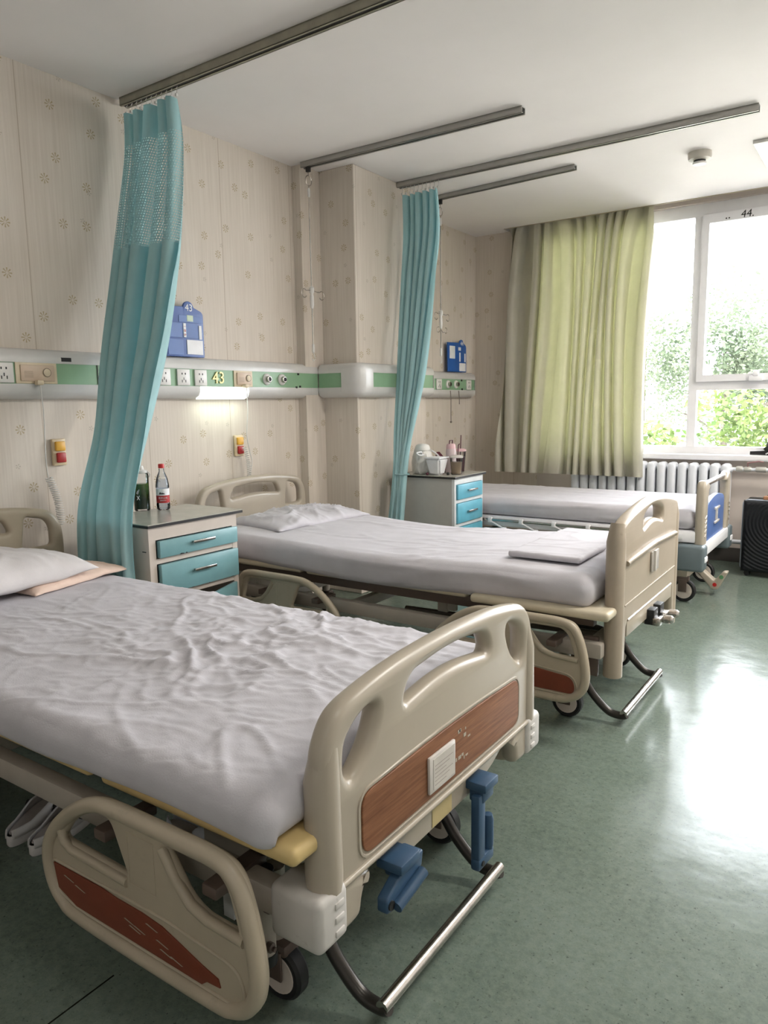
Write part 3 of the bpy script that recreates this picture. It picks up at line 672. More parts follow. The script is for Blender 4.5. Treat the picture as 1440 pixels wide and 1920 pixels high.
# ------------------------------------------------------------------ rounded grid solids: mattresses, pillows
def rgrid(name, x0, x1, y0, y1, z0, z1, r, res, disp, m, parent=None, smooth=True, sag=None):
    """box with rounded edges, dense grid, displaced"""
    L = (x1-x0, y1-y0, z1-z0); n = [max(2, int(round(l/res))) for l in L]
    bm = bmesh.new(); cache = {}
    def vert(i, j, k):
        key = (i, j, k)
        if key in cache: return cache[key]
        p = Vector((x0+L[0]*i/n[0], y0+L[1]*j/n[1], z0+L[2]*k/n[2]))
        c = Vector((min(max(p.x, x0+r), x1-r), min(max(p.y, y0+r), y1-r), min(max(p.z, z0+min(r, L[2]*0.45)), z1-min(r, L[2]*0.45))))
        d = p-c
        if d.length > 1e-6:
            rr = Vector((r, r, min(r, L[2]*0.45)))
            e = Vector((d.x/rr.x, d.y/rr.y, d.z/rr.z)); l = e.length
            mx = max(abs(e.x), abs(e.y), abs(e.z))
            e = e/l*mx
            p = c+Vector((e.x*rr.x, e.y*rr.y, e.z*rr.z)); nr = e.normalized()
        else: nr = Vector((0, 0, 1))
        if disp: p = disp(p, nr)
        v = bm.verts.new(p); cache[key] = v; return v
    def face(f):
        try: bm.faces.new(f)
        except ValueError: pass
    for i in range(n[0]):
        for j in range(n[1]):
            for k in (0, n[2]): face([vert(i, j, k), vert(i+1, j, k), vert(i+1, j+1, k), vert(i, j+1, k)])
    for i in range(n[0]):
        for k in range(n[2]):
            for j in (0, n[1]): face([vert(i, j, k), vert(i+1, j, k), vert(i+1, j, k+1), vert(i, j, k+1)])
    for j in range(n[1]):
        for k in range(n[2]):
            for i in (0, n[0]): face([vert(i, j, k), vert(i, j+1, k), vert(i, j+1, k+1), vert(i, j, k+1)])
    bmesh.ops.recalc_face_normals(bm, faces=bm.faces)
    me = bpy.data.meshes.new(name); bm.to_mesh(me); bm.free(); me.materials.append(m); me.shade_smooth()
    o = bpy.data.objects.new(name, me); COL.objects.link(o)
    if parent is not None: o.parent = parent; me.transform(Matrix.Translation(-wloc(parent)))
    return o
def ridge(x, y, f, seed, ang=0.0, st=1.0, warp=0.5):
    c, s = math.cos(ang), math.sin(ang); u = (c*x+s*y)*f/st; v = (-s*x+c*y)*f
    w = noise.noise_vector(Vector((u*0.7, v*0.7, seed)))*warp
    q = noise.noise(Vector((u+w.x, v+w.y, seed+3.1)))
    return (1-min(1, abs(q)*3.6))**2.4
def smooth01(a, b, x):
    t = max(0, min(1, (x-a)/(b-a))); return t*t*(3-2*t)
def crease(x, y, f, seed, ang=0.0, st=1.0, warp=0.6, k=8.0):
    cs, sn = math.cos(ang), math.sin(ang); u = (cs*x+sn*y)*f/st; v = (-sn*x+cs*y)*f
    w = noise.noise_vector(Vector((u*0.6, v*0.6, seed)))*warp
    q = noise.noise(Vector((u+w.x, v+w.y, seed+3.1)))
    g = max(0.0, noise.noise(Vector((u*0.35+9, v*0.5, seed+7)))+0.25)*1.6
    return max(0.0, 1-abs(q)*k)**1.3*min(1, g)
# bed 1 sheet: long folds towards the head, a strong crumple near the foot and far side
def d1(p, n):
    p = p.copy(); x, y = p.x, p.y; top = max(0, n.z)
    cr = math.exp(-((x-1.70)/0.40)**2)*smooth01(0.93, 1.25, y)
    mid = smooth01(0.55, 1.0, x)*(1-smooth01(2.2, 2.35, x))
    h = 0.007*crease(x, y, 3.2, 2.0, 0.22, 3.2, 0.5, 5)+0.004*crease(x, y, 8, 5.0, 0.12, 5.0, 0.4, 6)
    h += mid*(0.004*crease(x, y, 9, 91.0, 1.1, 2.5, 0.8, 5)+0.003*crease(x, y, 26, 93.0, 0.2, 2.5, 0.6, 4)+0.007*crease(x, y, 5.5, 9.0, -0.45, 2.2)+0.004*crease(x, y, 12, 13.0, 0.3, 2.5)+0.003*crease(x, y, 20, 15.0, -0.8, 2.0))
    h += cr*(0.006*crease(x, y, 34, 29.0, 1.0, 1.5, 0.8, 3)+0.007*crease(x, y, 14, 37.0, 1.6, 1.6, 0.9, 4)+0.024*crease(x, y, 5.0, 11.0, 0.9, 1.5, 0.9, 5)+0.014*crease(x, y, 10, 17.0, -0.3, 1.7, 0.9, 5)+0.007*crease(x, y, 21, 23.0, 0.5, 1.6, 0.8, 4)+0.010*noise.noise(Vector((x*6, y*6, 3))))
    h += 0.004*noise.noise(Vector((x*3, y*4, 1.0)))
    p.z += top*h
    if n.z < 0.6:
        s = 0.006*noise.noise(Vector((x*5, y*5, p.z*6)))+0.009*crease(x, p.z*2+y, 5, 31.0, 0.30, 3.0, 0.5, 4)
        p += Vector((n.x, n.y, 0))*s
    p.z += top*0.012*(1-((y-1.36)/0.5)**2)
    if p.z < 0.53 and n.y < -0.3: p.z += 0.016*noise.noise(Vector((x*2.2, 0, 4.0)))-0.012
    return p
mt1 = rgrid('sheeted_mattress', 0.17, 2.365, 0.845, 1.86, 0.492, 0.578, 0.045, 0.0085, d1, SHEET)
single(mt1, 'badly rumpled white sheeted mattress on the nearest bed', 'mattress')
def d2_(p, n):
    p = p.copy(); x, y = p.x, p.y; top = max(0, n.z)
    h = 0.007*crease(x, y, 4.5, 41.0, 0.15, 4.0, 0.5, 5)+0.006*crease(x, y, 11, 43.0, 0.1, 5.0, 0.5, 5)
    h += 0.010*smooth01(1.2, 1.6, x)*crease(x, y, 9, 47.0, 0.5, 2.2, 0.8, 5)+0.004*noise.noise(Vector((x*4, y*4, 7)))
    p.z += top*h-top*0.022*math.sin(PI*smooth01(0.5, 2.0, x)); p.z += top*0.01*(1-((y-3.1)/0.45)**2)
    if n.z < 0.6:
        p += Vector((n.x, n.y, 0))*(0.016*crease(x, p.z*2.5, 5, 51.0, 0.25, 4.0, 0.5, 3)+0.006*noise.noise(Vector((x*5, y*5, p.z*12))))
    if p.z < 0.53 and n.y < -0.3: p.z -= 0.03*math.sin(PI*smooth01(0.3, 2.3, x))+0.010*noise.noise(Vector((x*3, 0, 8.0)))
    return p
mt2 = rgrid('sheeted_mattress', 0.17, 2.335, 2.605, 3.52, 0.488, 0.618, 0.055, 0.0125, d2_, SHEET)
single(mt2, 'white sheeted mattress on the middle bed, folded sheet near its foot', 'mattress')
def d3_(p, n):
    p = p.copy(); x, y = p.x, p.y; top = max(0, n.z)
    p.z += top*(0.009*crease(x, y, 6, 61.0, 0.05, 5.0, 0.5, 5)+0.006*crease(x, y, 13, 63.0, 0.3, 4.0, 0.5, 5))
    if n.z < 0.6: p += Vector((n.x, n.y, 0))*(0.012*ridge(x, p.z*2.5, 4, 71.0, 0.15, 6.0))
    return p
mt3 = rgrid('sheeted_mattress', 0.20, 2.27, 4.675, 5.56, 0.475, 0.60, 0.055, 0.016, d3_, SHEET)
single(mt3, 'white sheeted mattress on the far bed by the window', 'mattress')
def pillow(name, cx, cy, z0, sx, sy, h, rot, seed, m, lab, cat='pillow', crump=0.008, group=None, nx=56, ny=70, tilt=0.0):
    bm = bmesh.new(); rows = {}
    for sgn in (1, -1):
        for i in range(nx+1):
            for j in range(ny+1):
                u, v = 2*i/nx-1, 2*j/ny-1
                edge = i in (0, nx) or j in (0, ny)
                if edge and sgn == -1: rows[(sgn, i, j)] = rows[(1, i, j)]; continue
                pin = 1-0.07*(abs(v)**2)*(1-abs(u)**3); pin2 = 1-0.07*(abs(u)**2)*(1-abs(v)**3)
                x = u*sx/2*(0.93+0.07*abs(v)**3); y = v*sy/2*(0.94+0.06*abs(u)**3)
                t = ((1-abs(u)**2.6)*(1-abs(v)**3.2))**0.48
                z = h*0.30+sgn*t*h*(0.70 if sgn > 0 else 0.30)
                w = crump*(ridge(x, y, 7, seed, 0.5, 1.8)+0.5*ridge(x, y, 15, seed+4, -0.4, 1.6))*(t if sgn > 0 else 0.2)
                w += 0.008*noise.noise(Vector((x*8, y*8, seed)))
                c, s = math.cos(rot), math.sin(rot)
                zz = z0+max(0.001, z+w)+tilt*(x/sx)
                rows[(sgn, i, j)] = bm.verts.new((cx+c*x-s*y, cy+s*x+c*y, zz))
        for i in range(nx):
            for j in range(ny):
                q = [rows[(sgn, i, j)], rows[(sgn, i+1, j)], rows[(sgn, i+1, j+1)], rows[(sgn, i, j+1)]]
                bm.faces.new(q if sgn > 0 else q[::-1])
    me = bpy.data.meshes.new(name); bm.to_mesh(me); bm.free(); me.materials.append(m); me.shade_smooth()
    o = bpy.data.objects.new(name, me); COL.objects.link(o)
    return single(o, lab, cat, group)
pillow('pillow', 0.475, 1.615, 0.583, 0.36, 0.50, 0.055, 0.22, 3.0, PEACH, 'peach pillow lying under the white one on the nearest bed')
pillow('pillow', 0.44, 1.315, 0.600, 0.54, 0.72, 0.14, 0.14, 7.0, PILLOW, 'puffy white pillow on top at the head of the nearest bed')
pillow('pillow', 0.46, 3.14, 0.602, 0.46, 0.72, 0.075, -0.1, 13.0, SHEET, 'flat crumpled white pillow at the head of the middle bed', crump=0.022)
# folded sheet lying near the foot of bed 2
def dfold(p, n):
    p = p.copy(); p.z += 0.004*ridge(p.x, p.y, 9, 83.0, 0.2, 2.0)*max(0, n.z); p += Vector((n.x, n.y, 0))*0.006*noise.noise(Vector((p.x*9, p.y*9, 1)))
    return p
fs = rgrid('folded_sheet', 1.93, 2.24, 2.75, 3.42, 0.632, 0.656, 0.010, 0.010, dfold, SHEET)
single(fs, 'neatly folded white sheet lying near the foot of the middle bed', 'sheet')
# ------------------------------------------------------------------ beds
def caster(t, x, y, r, rot=0.0, brown=False):
    wh = MB().lathe([(r*0.55, -0.017), (r*0.9, -0.019), (r, -0.012), (r, 0.012), (r*0.9, 0.019), (r*0.55, 0.017)], (x, y, r), 28, 'y').build('caster_wheel', DARK, t)
    MB().lathe([(0.0, -0.022), (r*0.70, -0.020), (r*0.76, -0.014), (r*0.76, 0.014), (r*0.70, 0.020), (0.0, 0.022)], (x, y, r), 26, 'y').build('wheel_disc', WHEEL, wh)
    MB().tube([(x-0.012, y, r*1.1), (x-0.02, y, r*2.15)], 0.02, 12).box(x-0.045, x+0.03, y-0.026, y+0.026, r*1.75, r*2.25, bev=0.01).box(x-0.03, x+0.02, y-0.030, y-0.024, r*0.9, r*2.0, bev=0.002).box(x-0.03, x+0.02, y+0.024, y+0.030, r*0.9, r*2.0, bev=0.002).build('caster_fork', FRAMED, t)
def board_outline(w, z0, zt, leg=0.10, kind='foot'):
    # symmetric arched board, u from 0 to w
    half = [(0.0, z0), (0.0, z0+0.10), (-0.0, zt-0.17), (0.012, zt-0.10), (0.055, zt-0.045), (0.14, zt-0.022), (0.28, zt-0.006), (w/2, zt)]
    pts = half+[(w-u, v) for (u, v) in half[-2::-1]]
    sm = catmull(pts, 7, False)
    return sm
def foot_board_a(t, yc, X, w=0.95):
    """cream ABS footboard with wood grain panel (nearest bed)"""
    y0 = yc-w/2; zt = 0.752
    top = board_outline(w, 0.385, zt)
    arch = [(w, 0.270), (w-0.05, 0.262), (w-0.108, 0.268), (w-0.124, 0.31), (w-0.15, 0.342), (w-0.20, 0.350), (0.20, 0.350), (0.15, 0.342), (0.124, 0.31), (0.108, 0.268), (0.05, 0.262), (0, 0.270)]
    ol = top+catmull(arch, 4, False)
    hA = catmull([(0.072, 0.585), (0.075, 0.635), (0.098, 0.662), (0.135, 0.680), (0.168, 0.683), (0.176, 0.665), (0.160, 0.625), (0.132, 0.590), (0.092, 0.562)], 5)
    hC = [(w-u, v) for u, v in hA]
    hB = rounded([(0.272, 0.640), (0.30, 0.70), (w/2, 0.716), (w-0.30, 0.70), (w-0.272, 0.640), (w/2, 0.668)], [0.03, 0.035, 0.08, 0.035, 0.03, 0.2], 6)
    b = MB().mesh(plate(ol, [hA, hB, hC], 0.050, 0.022, AX_X, (X-0.025, y0, 0), 4))
    o = b.build('footboard', ABS, t, smooth=50)
    pan = rounded([(0.112, 0.392), (w-0.112, 0.392), (w-0.112, 0.520), (w/2, 0.532), (0.112, 0.520)], [0.035, 0.035, 0.035, 0.2, 0.035], 6)
    MB().mesh(plate(pan, [], 0.006, 0.002, AX_X, (X+0.001, y0, 0))).build('wood_grain_panel', WOOD, o, smooth=40)
    rim = rounded([(0.104, 0.384), (w-0.104, 0.384), (w-0.104, 0.526), (w/2, 0.540), (0.104, 0.526)], [0.04, 0.04, 0.04, 0.2, 0.04], 6)
    MB().tube([(X-0.001, y0+u, v) for u, v in rim], 0.0045, 6, closed=True).tube([(X+0.0, y0+0.04, 0.368), (X+0.003, y0+w/2, 0.370), (X+0.0, y0+w-0.04, 0.368)], 0.007, 8).build('moulded_lip', ABS, o, smooth=60)
    # bulged post sleeves at both ends
    for u in (0.026, w-0.026): MB().tube([(X-0.025, y0+u, 0.30), (X-0.025, y0+u, 0.40), (X-0.025, y0+u, zt-0.17), (X-0.025, y0+u+(0.014 if u < 0.5 else -0.014), zt-0.10)], [0.033, 0.036, 0.034, 0.025], 14).build('post_sleeve', ABS, o, smooth=60)
    for u, sg in ((-0.005, 1), (w+0.005, -1)):
        yy = y0+u
        a, c = (yy-0.028, yy+0.062) if sg > 0 else (yy-0.062, yy+0.028)
        bp = MB().box(X-0.115, X+0.010, a, c, 0.270, 0.380, bev=0.016, seg=4).build('corner_bumper', BUMPW, t)
        for i in range(3): MB().box(X+0.006, X+0.013, a+0.045 if sg > 0 else c-0.072, a+0.072 if sg > 0 else c-0.045, 0.286+i*0.028, 0.300+i*0.028, bev=0.003).build('bumper_rib', BUMPW, bp)
    # bed card in a clear sleeve
    cs = MB().box(X+0.004, X+0.012, y0+0.352, y0+0.468, 0.408, 0.495, bev=0.003).build('card_holder', PALEP, o)
    MB().box(X+0.0118, X+0.0130, y0+0.366, y0+0.462, 0.416, 0.487).build('bed_card', mat('card_paper', (0.55, 0.51, 0.46), 0.6), cs)
    tl = MB()
    for i in range(6): tl.box(X+0.0129, X+0.0134, y0+0.372, y0+0.372+(0.05+0.03*((i*7) % 3)/2), 0.424+i*0.009, 0.4255+i*0.009)
    tl.build('card_lines', mat('faint_ink', (0.33, 0.29, 0.26), 0.6), cs, smooth=0)
    random.seed(5); sc = MB()
    for i in range(10):
        a = random.uniform(0.48, 0.545); b2 = random.uniform(0.41, 0.50); sc.box(X+0.0035, X+0.0048, y0+a, y0+a+random.uniform(0.004, 0.014), b2, b2+random.uniform(0.003, 0.009))
    sc.build('tape_residue', ABS, o, smooth=0)
def side_rail(t, yc, mirror=None, torn=False, sgn=-1, panel=REDP):
    Y = yc+sgn*0.58
    def mx(P): return P if mirror is None else [(mirror-u, v) for u, v in P]
    outer = catmull([(1.688, 0.275), (1.722, 0.345), (1.80, 0.415), (1.875, 0.456), (1.95, 0.469), (2.12, 0.470), (2.25, 0.468), (2.305, 0.447), (2.335, 0.382), (2.354, 0.297), (2.355, 0.239), (2.337, 0.190), (2.29, 0.157), (2.20, 0.145), (1.82, 0.145), (1.73, 0.168), (1.693, 0.215)], 6)
    h1 = rounded([(1.752, 0.327), (1.80, 0.385), (1.87, 0.425), (1.935, 0.430), (1.985, 0.322)], [0.02, 0.03, 0.03, 0.02, 0.012], 5)
    h2 = rounded([(2.105, 0.430), (2.250, 0.430), (2.276, 0.405), (2.300, 0.325), (2.205, 0.328), (2.165, 0.350)], [0.012, 0.02, 0.02, 0.012, 0.02, 0.02], 5)
    W_ = (0, -1, 0)
    pl = plate(mx(outer), [mx(h1), mx(h2)], 0.026, 0.012, AX_Y, (0, Y, 0), 3)
    o = MB().mesh(pl).build('side_rail', ABS_D, t, smooth=50)
    rimc = mx(catmull([(1.70, 0.28), (1.728, 0.338), (1.804, 0.406), (1.88, 0.446), (1.95, 0.457), (2.12, 0.458), (2.245, 0.456), (2.295, 0.437), (2.323, 0.382), (2.341, 0.297), (2.342, 0.24), (2.325, 0.198), (2.283, 0.168), (2.20, 0.158), (1.82, 0.158), (1.74, 0.178), (1.706, 0.22)], 6))
    MB().tube([(u, Y+sgn*0.010, v) for u, v in rimc], 0.0165, 10, closed=True).build('rail_tube', ABS_D, o, smooth=60)
    MB().tube([(u, Y+sgn*0.010, v) for u, v in mx([(1.755, 0.352), (1.762, 0.325), (1.79, 0.313), (1.985, 0.309)])], 0.011, 8).tube([(u, Y+sgn*0.010, v) for u, v in mx([(2.098, 0.425), (2.135, 0.372), (2.175, 0.335), (2.22, 0.322), (2.315, 0.318)])], 0.011, 8).build('rail_tube', ABS_D, o, smooth=60)
    lip = mx(rounded([(1.716, 0.268), (2.10, 0.275), (2.305, 0.258), (2.318, 0.178), (1.80, 0.178), (1.722, 0.20)], [0.015, 0.05, 0.04, 0.04, 0.05, 0.03], 6))
    MB().tube([(u, Y+sgn*0.013, v) for u, v in lip], 0.004, 6, closed=True).build('moulded_lip', ABS_D, o, smooth=60)
    if torn: pp_ = [(1.722, 0.262), (1.90, 0.266), (1.945, 0.262), (2.03, 0.262), (2.09, 0.257), (2.15, 0.240), (2.20, 0.225), (2.245, 0.215), (2.250, 0.199), (2.215, 0.196), (2.20, 0.184), (1.80, 0.184), (1.735, 0.205)]
    else: pp_ = rounded([(1.724, 0.262), (2.10, 0.268), (2.298, 0.250), (2.308, 0.186), (1.80, 0.186), (1.735, 0.205)], [0.012, 0.05, 0.04, 0.04, 0.05, 0.03], 6)
    MB().mesh(plate(mx(pp_), [], 0.004, 0.0012, AX_Y, (0, Y+sgn*0.0145, 0))).build('red_panel', panel, o, smooth=30)
    if torn:
        sc = MB(); random.seed(2)
        for (a, b2) in ((1.80, 0.236), (1.97, 0.228), (1.985, 0.218), (2.0, 0.223), (2.07, 0.222), (2.08, 0.206), (2.11, 0.203), (2.04, 0.245), (1.76, 0.245)):
            sc.raw([(a, Y+sgn*0.0172, b2), (a+0.035, Y+sgn*0.0172, b2-0.006), (a+0.04, Y+sgn*0.0172, b2-0.0045), (a+0.006, Y+sgn*0.0172, b2+0.0022)], [(0, 1, 2, 3)])
        sc.build('scratches', ABS, o, smooth=0)
    emb = mx([(1.995, 0.425), (1.995, 0.315), (2.075, 0.315), (2.075, 0.425)])
    MB().tube([(u, Y+sgn*0.0125, v) for u, v in emb], 0.0018, 5, closed=True).build('moulded_emblem', ABS_D, o, smooth=60)
    # swing arms to the bed frame
    for xx in (1.86, 2.20):
        MB().box((mirror-xx if mirror else xx)-0.02, (mirror-xx if mirror else xx)+0.02, min(Y+0.012, Y-sgn*0.15), max(Y-0.012, Y-sgn*0.15), 0.345, 0.37, bev=0.004).build('swing_bracket', FRAMED, o)
    return o
def bed_chassis(t, yc, X, deckm, zd=0.495):
    MB().box(0.14, X-0.05, yc-0.50, yc-0.455, 0.302, 0.362, bev=0.008).box(0.14, X-0.05, yc+0.455, yc+0.50, 0.302, 0.362, bev=0.008).box(0.14, 0.19, yc-0.45, yc+0.45, 0.30, 0.36, bev=0.006).box(X-0.12, X-0.06, yc-0.45, yc+0.45, 0.30, 0.36, bev=0.006).box(1.15, 1.19, yc-0.45, yc+0.45, 0.30, 0.35, bev=0.006).build('base_frame', FRAME, t)
    for (a, b2) in ((0.16, 0.90), (0.93, 1.80), (1.84, X-0.012)):
        MB().box(a, b2, yc-(0.545 if (b2 > 2 or deckm is DECK) else 0.50), yc+0.47, zd-0.036, zd, bev=0.014, seg=3).build('deck_section', deckm, t)
    MB().box(0.2, X-0.1, yc-0.44, yc-0.40, zd-0.09, zd-0.038, bev=0.004).box(0.2, X-0.1, yc+0.38, yc+0.42, zd-0.09, zd-0.038, bev=0.004).build('deck_frame', FRAMED, t)
    for (x, s) in ((2.2, 1), (0.42, 1)):
        for y in (yc-0.375, yc+0.30):
            caster(t, x, y, 0.062)
            MB().tube([(x-0.015, y, 0.13), (x-0.015, y, 0.30)], 0.023, 14).build('leg', FRAME, t)
        MB().box(x-0.04, x+0.01, yc-0.36, yc+0.29, 0.175, 0.215, bev=0.005).build('axle_beam', FRAME, t)
    for (x0, z0, x1, z1, y) in ((1.0, 0.33, 1.75, 0.42, yc-0.1), (1.3, 0.27, 2.3, 0.30, yc-0.18), (1.3, 0.27, 2.3, 0.30, yc+0.14)):
        MB().tube([(x0, y, z0), (x1, y, z1)], 0.014, 10).build('crank_rod', FRAMED, t)
    for (x, y, dz) in ((1.98, yc-0.34, 0.0), (1.62, yc-0.34, 0.01), (0.75, yc-0.34, 0)):
        MB().box(x-0.02, x+0.05, y-0.012, y+0.012, 0.35, zd-0.04, bev=0.003).box(x-0.04, x+0.01, y-0.016, y+0.016, 0.34, 0.40, bev=0.004).build('hinge_bracket', FRAME, t)
def head_board(t, yc, X, w=0.92, m=ABS):
    y0 = yc-w/2; zt = 0.862
    ol = board_outline(w, 0.45, zt-0.0)+[(w, 0.36), (w-0.08, 0.36), (w-0.1, 0.44), (0.1, 0.44), (0.08, 0.36), (0, 0.36)]
    hA = rounded([(0.060, 0.665), (0.060, 0.745), (0.085, 0.785), (0.175, 0.805), (0.195, 0.665)], [0.02, 0.03, 0.03, 0.02, 0.02], 6)
    hB = rounded([(0.245, 0.745), (0.275, 0.805), (w/2, 0.822), (w-0.275, 0.805), (w-0.245, 0.745), (w/2, 0.765)], [0.02, 0.025, 0.1, 0.025, 0.02, 0.2], 6)
    MB().mesh(plate(ol, [hA, hB, [(w-u, v) for u, v in hA]], 0.045, 0.02, AX_X, (X, y0, 0), 4)).build('headboard', m, t, smooth=50)
def brake_bar(t, yc, X):
    ya, yb = yc-0.325, yc+0.20
    for y in (ya, yb): MB().tube(catmull([(X-0.42, y, 0.20), (X-0.28, y, 0.215), (X-0.17, y, 0.185), (X-0.10, y, 0.10), (X-0.04, y, 0.048), (X+0.01, y, 0.040), (X+0.03, y, 0.048)], 6, False), 0.0155, 12).build('brake_arm', STEELD, t)
    MB().tube([(X+0.022, ya-0.012, 0.052), (X+0.022, yb+0.012, 0.052)], 0.0145, 14).build('brake_bar', CHROME, t)
# --- bed 1
B1 = thing('hospital_bed', (1.25, 1.42, 0), 'nearest cream hospital bed with wood grain footboard and blue cranks', 'hospital bed', None)
bed_chassis(B1, 1.42, 2.41, DECK)
head_board(B1, 1.42, 0.12, 0.94, ABS_D)
foot_board_a(B1, 1.42, 2.41)
side_rail(B1, 1.42, torn=True); side_rail(B1, 1.42, sgn=1); side_rail(B1, 1.42, mirror=2.90)
brake_bar(B1, 1.42, 2.41)
cpts = [(1.13, 0.40), (1.70, 0.40), (1.70, 0.345), (1.655, 0.325), (1.56, 0.300), (1.20, 0.298), (1.13, 0.335)]
MB().mesh(plate(cpts, [], 0.012, 0.002, AX_X, (2.394, 0, 0))).build('crank_plate', ABS, B1)
MB().box(2.4002, 2.4015, 1.34, 1.43, 0.303, 0.349).build('old_tape', mat('yellowed_tape', (0.50, 0.40, 0.20), 0.6), B1, smooth=0)
def blue_crank(y, hang):
    X0 = 2.40
    MBk = MB().box(X0-0.01, X0+0.055, y-0.036, y+0.036, 0.322, 0.345, bev=0.005)
    if hang:
        b = MBk.box(X0+0.005, X0+0.045, y-0.030, y+0.030, 0.290, 0.33, bev=0.006).build('crank_bracket', BLUEC, B1)
        MB().box(X0+0.018, X0+0.042, y-0.046, y-0.010, 0.13, 0.315, bev=0.005).box(X0+0.018, X0+0.044, y-0.048, y+0.036, 0.118, 0.150, bev=0.007).build('crank_arm', BLUEC, b)
        MB().lathe([(0.012, 0.145), (0.0145, 0.158), (0.0145, 0.225), (0.011, 0.238), (0, 0.240)], (X0+0.032, y+0.022, 0), 14).build('crank_grip', BLUEC, b)
        MB().lathe([(0.007, X0+0.0435), (0.007, X0+0.047), (0, X0+0.047)], (0, y-0.030, 0.135), 10, 'x').build('crank_bolt', DARK, b)
    else:
        b = MBk.box(X0+0.0, X0+0.045, y-0.02, y+0.055, 0.300, 0.335, bev=0.006).build('crank_bracket', BLUEC, B1)
        P = [(y-0.078, 0.262), (y-0.05, 0.256), (y+0.055, 0.296), (y+0.062, 0.330), (y-0.005, 0.330), (y-0.078, 0.292)]
        MB().mesh(plate(rounded(P, 0.006, 3), [], 0.026, 0.005, AX_X, (X0+0.034, 0, 0))).build('crank_arm', BLUEC, b, smooth=50)
        MB().tube([(X0+0.052, y-0.052, 0.266), (X0+0.056, y+0.045, 0.292)], 0.0125, 12).build('crank_grip', BLUEC, b)
        MB().lathe([(0.010, X0+0.0465), (0.010, X0+0.050), (0, X0+0.050)], (0, y-0.064, 0.276), 12, 'x').build('crank_bolt', DARK, b)
blue_crank(1.54, True); blue_crank(1.165, False)
# post with bolts beside the foot caster, and loose straps under the deck
MB().tube([(2.23, 0.965, 0.17), (2.23, 0.965, 0.315)], 0.022, 14).build('accessory_socket', FRAME, B1)
MB().tube([(2.23, 0.965, 0.312), (2.23, 0.965, 0.352)], 0.023, 14).build('rubber_cap', DARK, B1)
MB().tube([(2.23, 0.965, 0.148), (2.23, 0.965, 0.172)], 0.024, 14).build('rubber_cap', DARK, B1)
for z in (0.20, 0.285): MB().lathe([(0.010, 2.25), (0.010, 2.262), (0.005, 2.264), (0.005, 2.27), (0, 2.27)], (0, 0.952, z), 8, 'x').build('bolt', FRAMED, B1)
MB().box(1.78, 2.05, 1.06, 1.5, 0.34, 0.44, bev=0.01).box(2.06, 2.16, 1.02, 1.05, 0.36, 0.44, bev=0.004).build('mechanism_box', FRAMED, B1)
MB().box(2.02, 2.16, 1.0, 1.10, 0.22, 0.36, bev=0.004).box(2.08, 2.20, 1.12, 1.30, 0.24, 0.33, bev=0.004).build('foot_linkage', FRAME, B1)
MB().box(2.135, 2.165, 0.945, 0.95, 0.225, 0.29).build('paper_tag', WHITE, B1, smooth=0)
# --- bed 2
B2 = thing('hospital_bed', (1.25, 3.13, 0), 'middle tan hospital bed with plain arched footboard and steel cranks', 'hospital bed', None)
bed_chassis(B2, 3.13, 2.42, DECKP, 0.498)
head_board(B2, 3.13, 0.12, 0.90, ABS)
side_rail(B2, 3.13); side_rail(B2, 3.13, sgn=1); side_rail(B2, 3.13, mirror=2.90)
brake_bar(B2, 3.10, 2.40)
w = 0.88; y0 = 3.13-w/2; X = 2.42
half = [(0.0, 0.30), (0.0, 0.50), (0.0, 0.74), (0.012, 0.79), (0.045, 0.815), (0.15, 0.838), (0.30, 0.858), (w/2, 0.866)]
top = catmull(half+[(w-u, v) for (u, v) in half[-2::-1]], 7, False)
ol = top+[(w, 0.26), (w-0.075, 0.26), (w-0.085, 0.40), (w-0.10, 0.415), (0.10, 0.415), (0.085, 0.40), (0.075, 0.26), (0.0, 0.26)]
hl = rounded([(0.285, 0.752), (0.285, 0.800), (0.35, 0.825), (w/2, 0.834), (w-0.35, 0.825), (w-0.285, 0.800), (w-0.285, 0.752), (w/2, 0.785)], [0.02, 0.03, 0.04, 0.08, 0.04, 0.03, 0.02, 0.2], 6)
fb = MB().mesh(plate(ol, [hl], 0.05, 0.018, AX_X, (X-0.025, y0, 0), 4)).build('footboard', ABS_T, B2, smooth=50)
for u in (0.022, w-0.022): MB().tube([(X-0.03, y0+u, 0.22), (X-0.03, y0+u, 0.74), (X-0.03, y0+u+(0.014 if u < 0.4 else -0.014), 0.81)], [0.036, 0.036, 0.026], 14).build('post_sleeve', ABS_T, fb, smooth=60)
MB().tube([(X+0.002, y0+0.06, 0.655), (X+0.004, y0+0.09, 0.662), (X+0.006, y0+w/2, 0.675), (X+0.004, y0+w-0.09, 0.662), (X+0.002, y0+w-0.06, 0.655)], 0.011, 8).tube([(X, y0+0.05, 0.492), (X, y0+w-0.05, 0.498)], 0.004, 6).tube([(X-0.003, y0+0.10, 0.425), (X-0.003, y0+w-0.10, 0.425)], 0.006, 6).build('moulded_lip', ABS_T, fb, smooth=60)
MB().box(X+0.002, X+0.010, y0+0.40, y0+0.50, 0.555, 0.640, bev=0.002).box(X+0.010, X+0.020, y0+0.41, y0+0.425, 0.56, 0.645).build('card_holder', PALEP, fb)
MB().box(X-0.01, X+0.0, y0+0.09, y0+w-0.09, 0.36, 0.42, bev=0.003).build('crank_plate', ABS, B2)
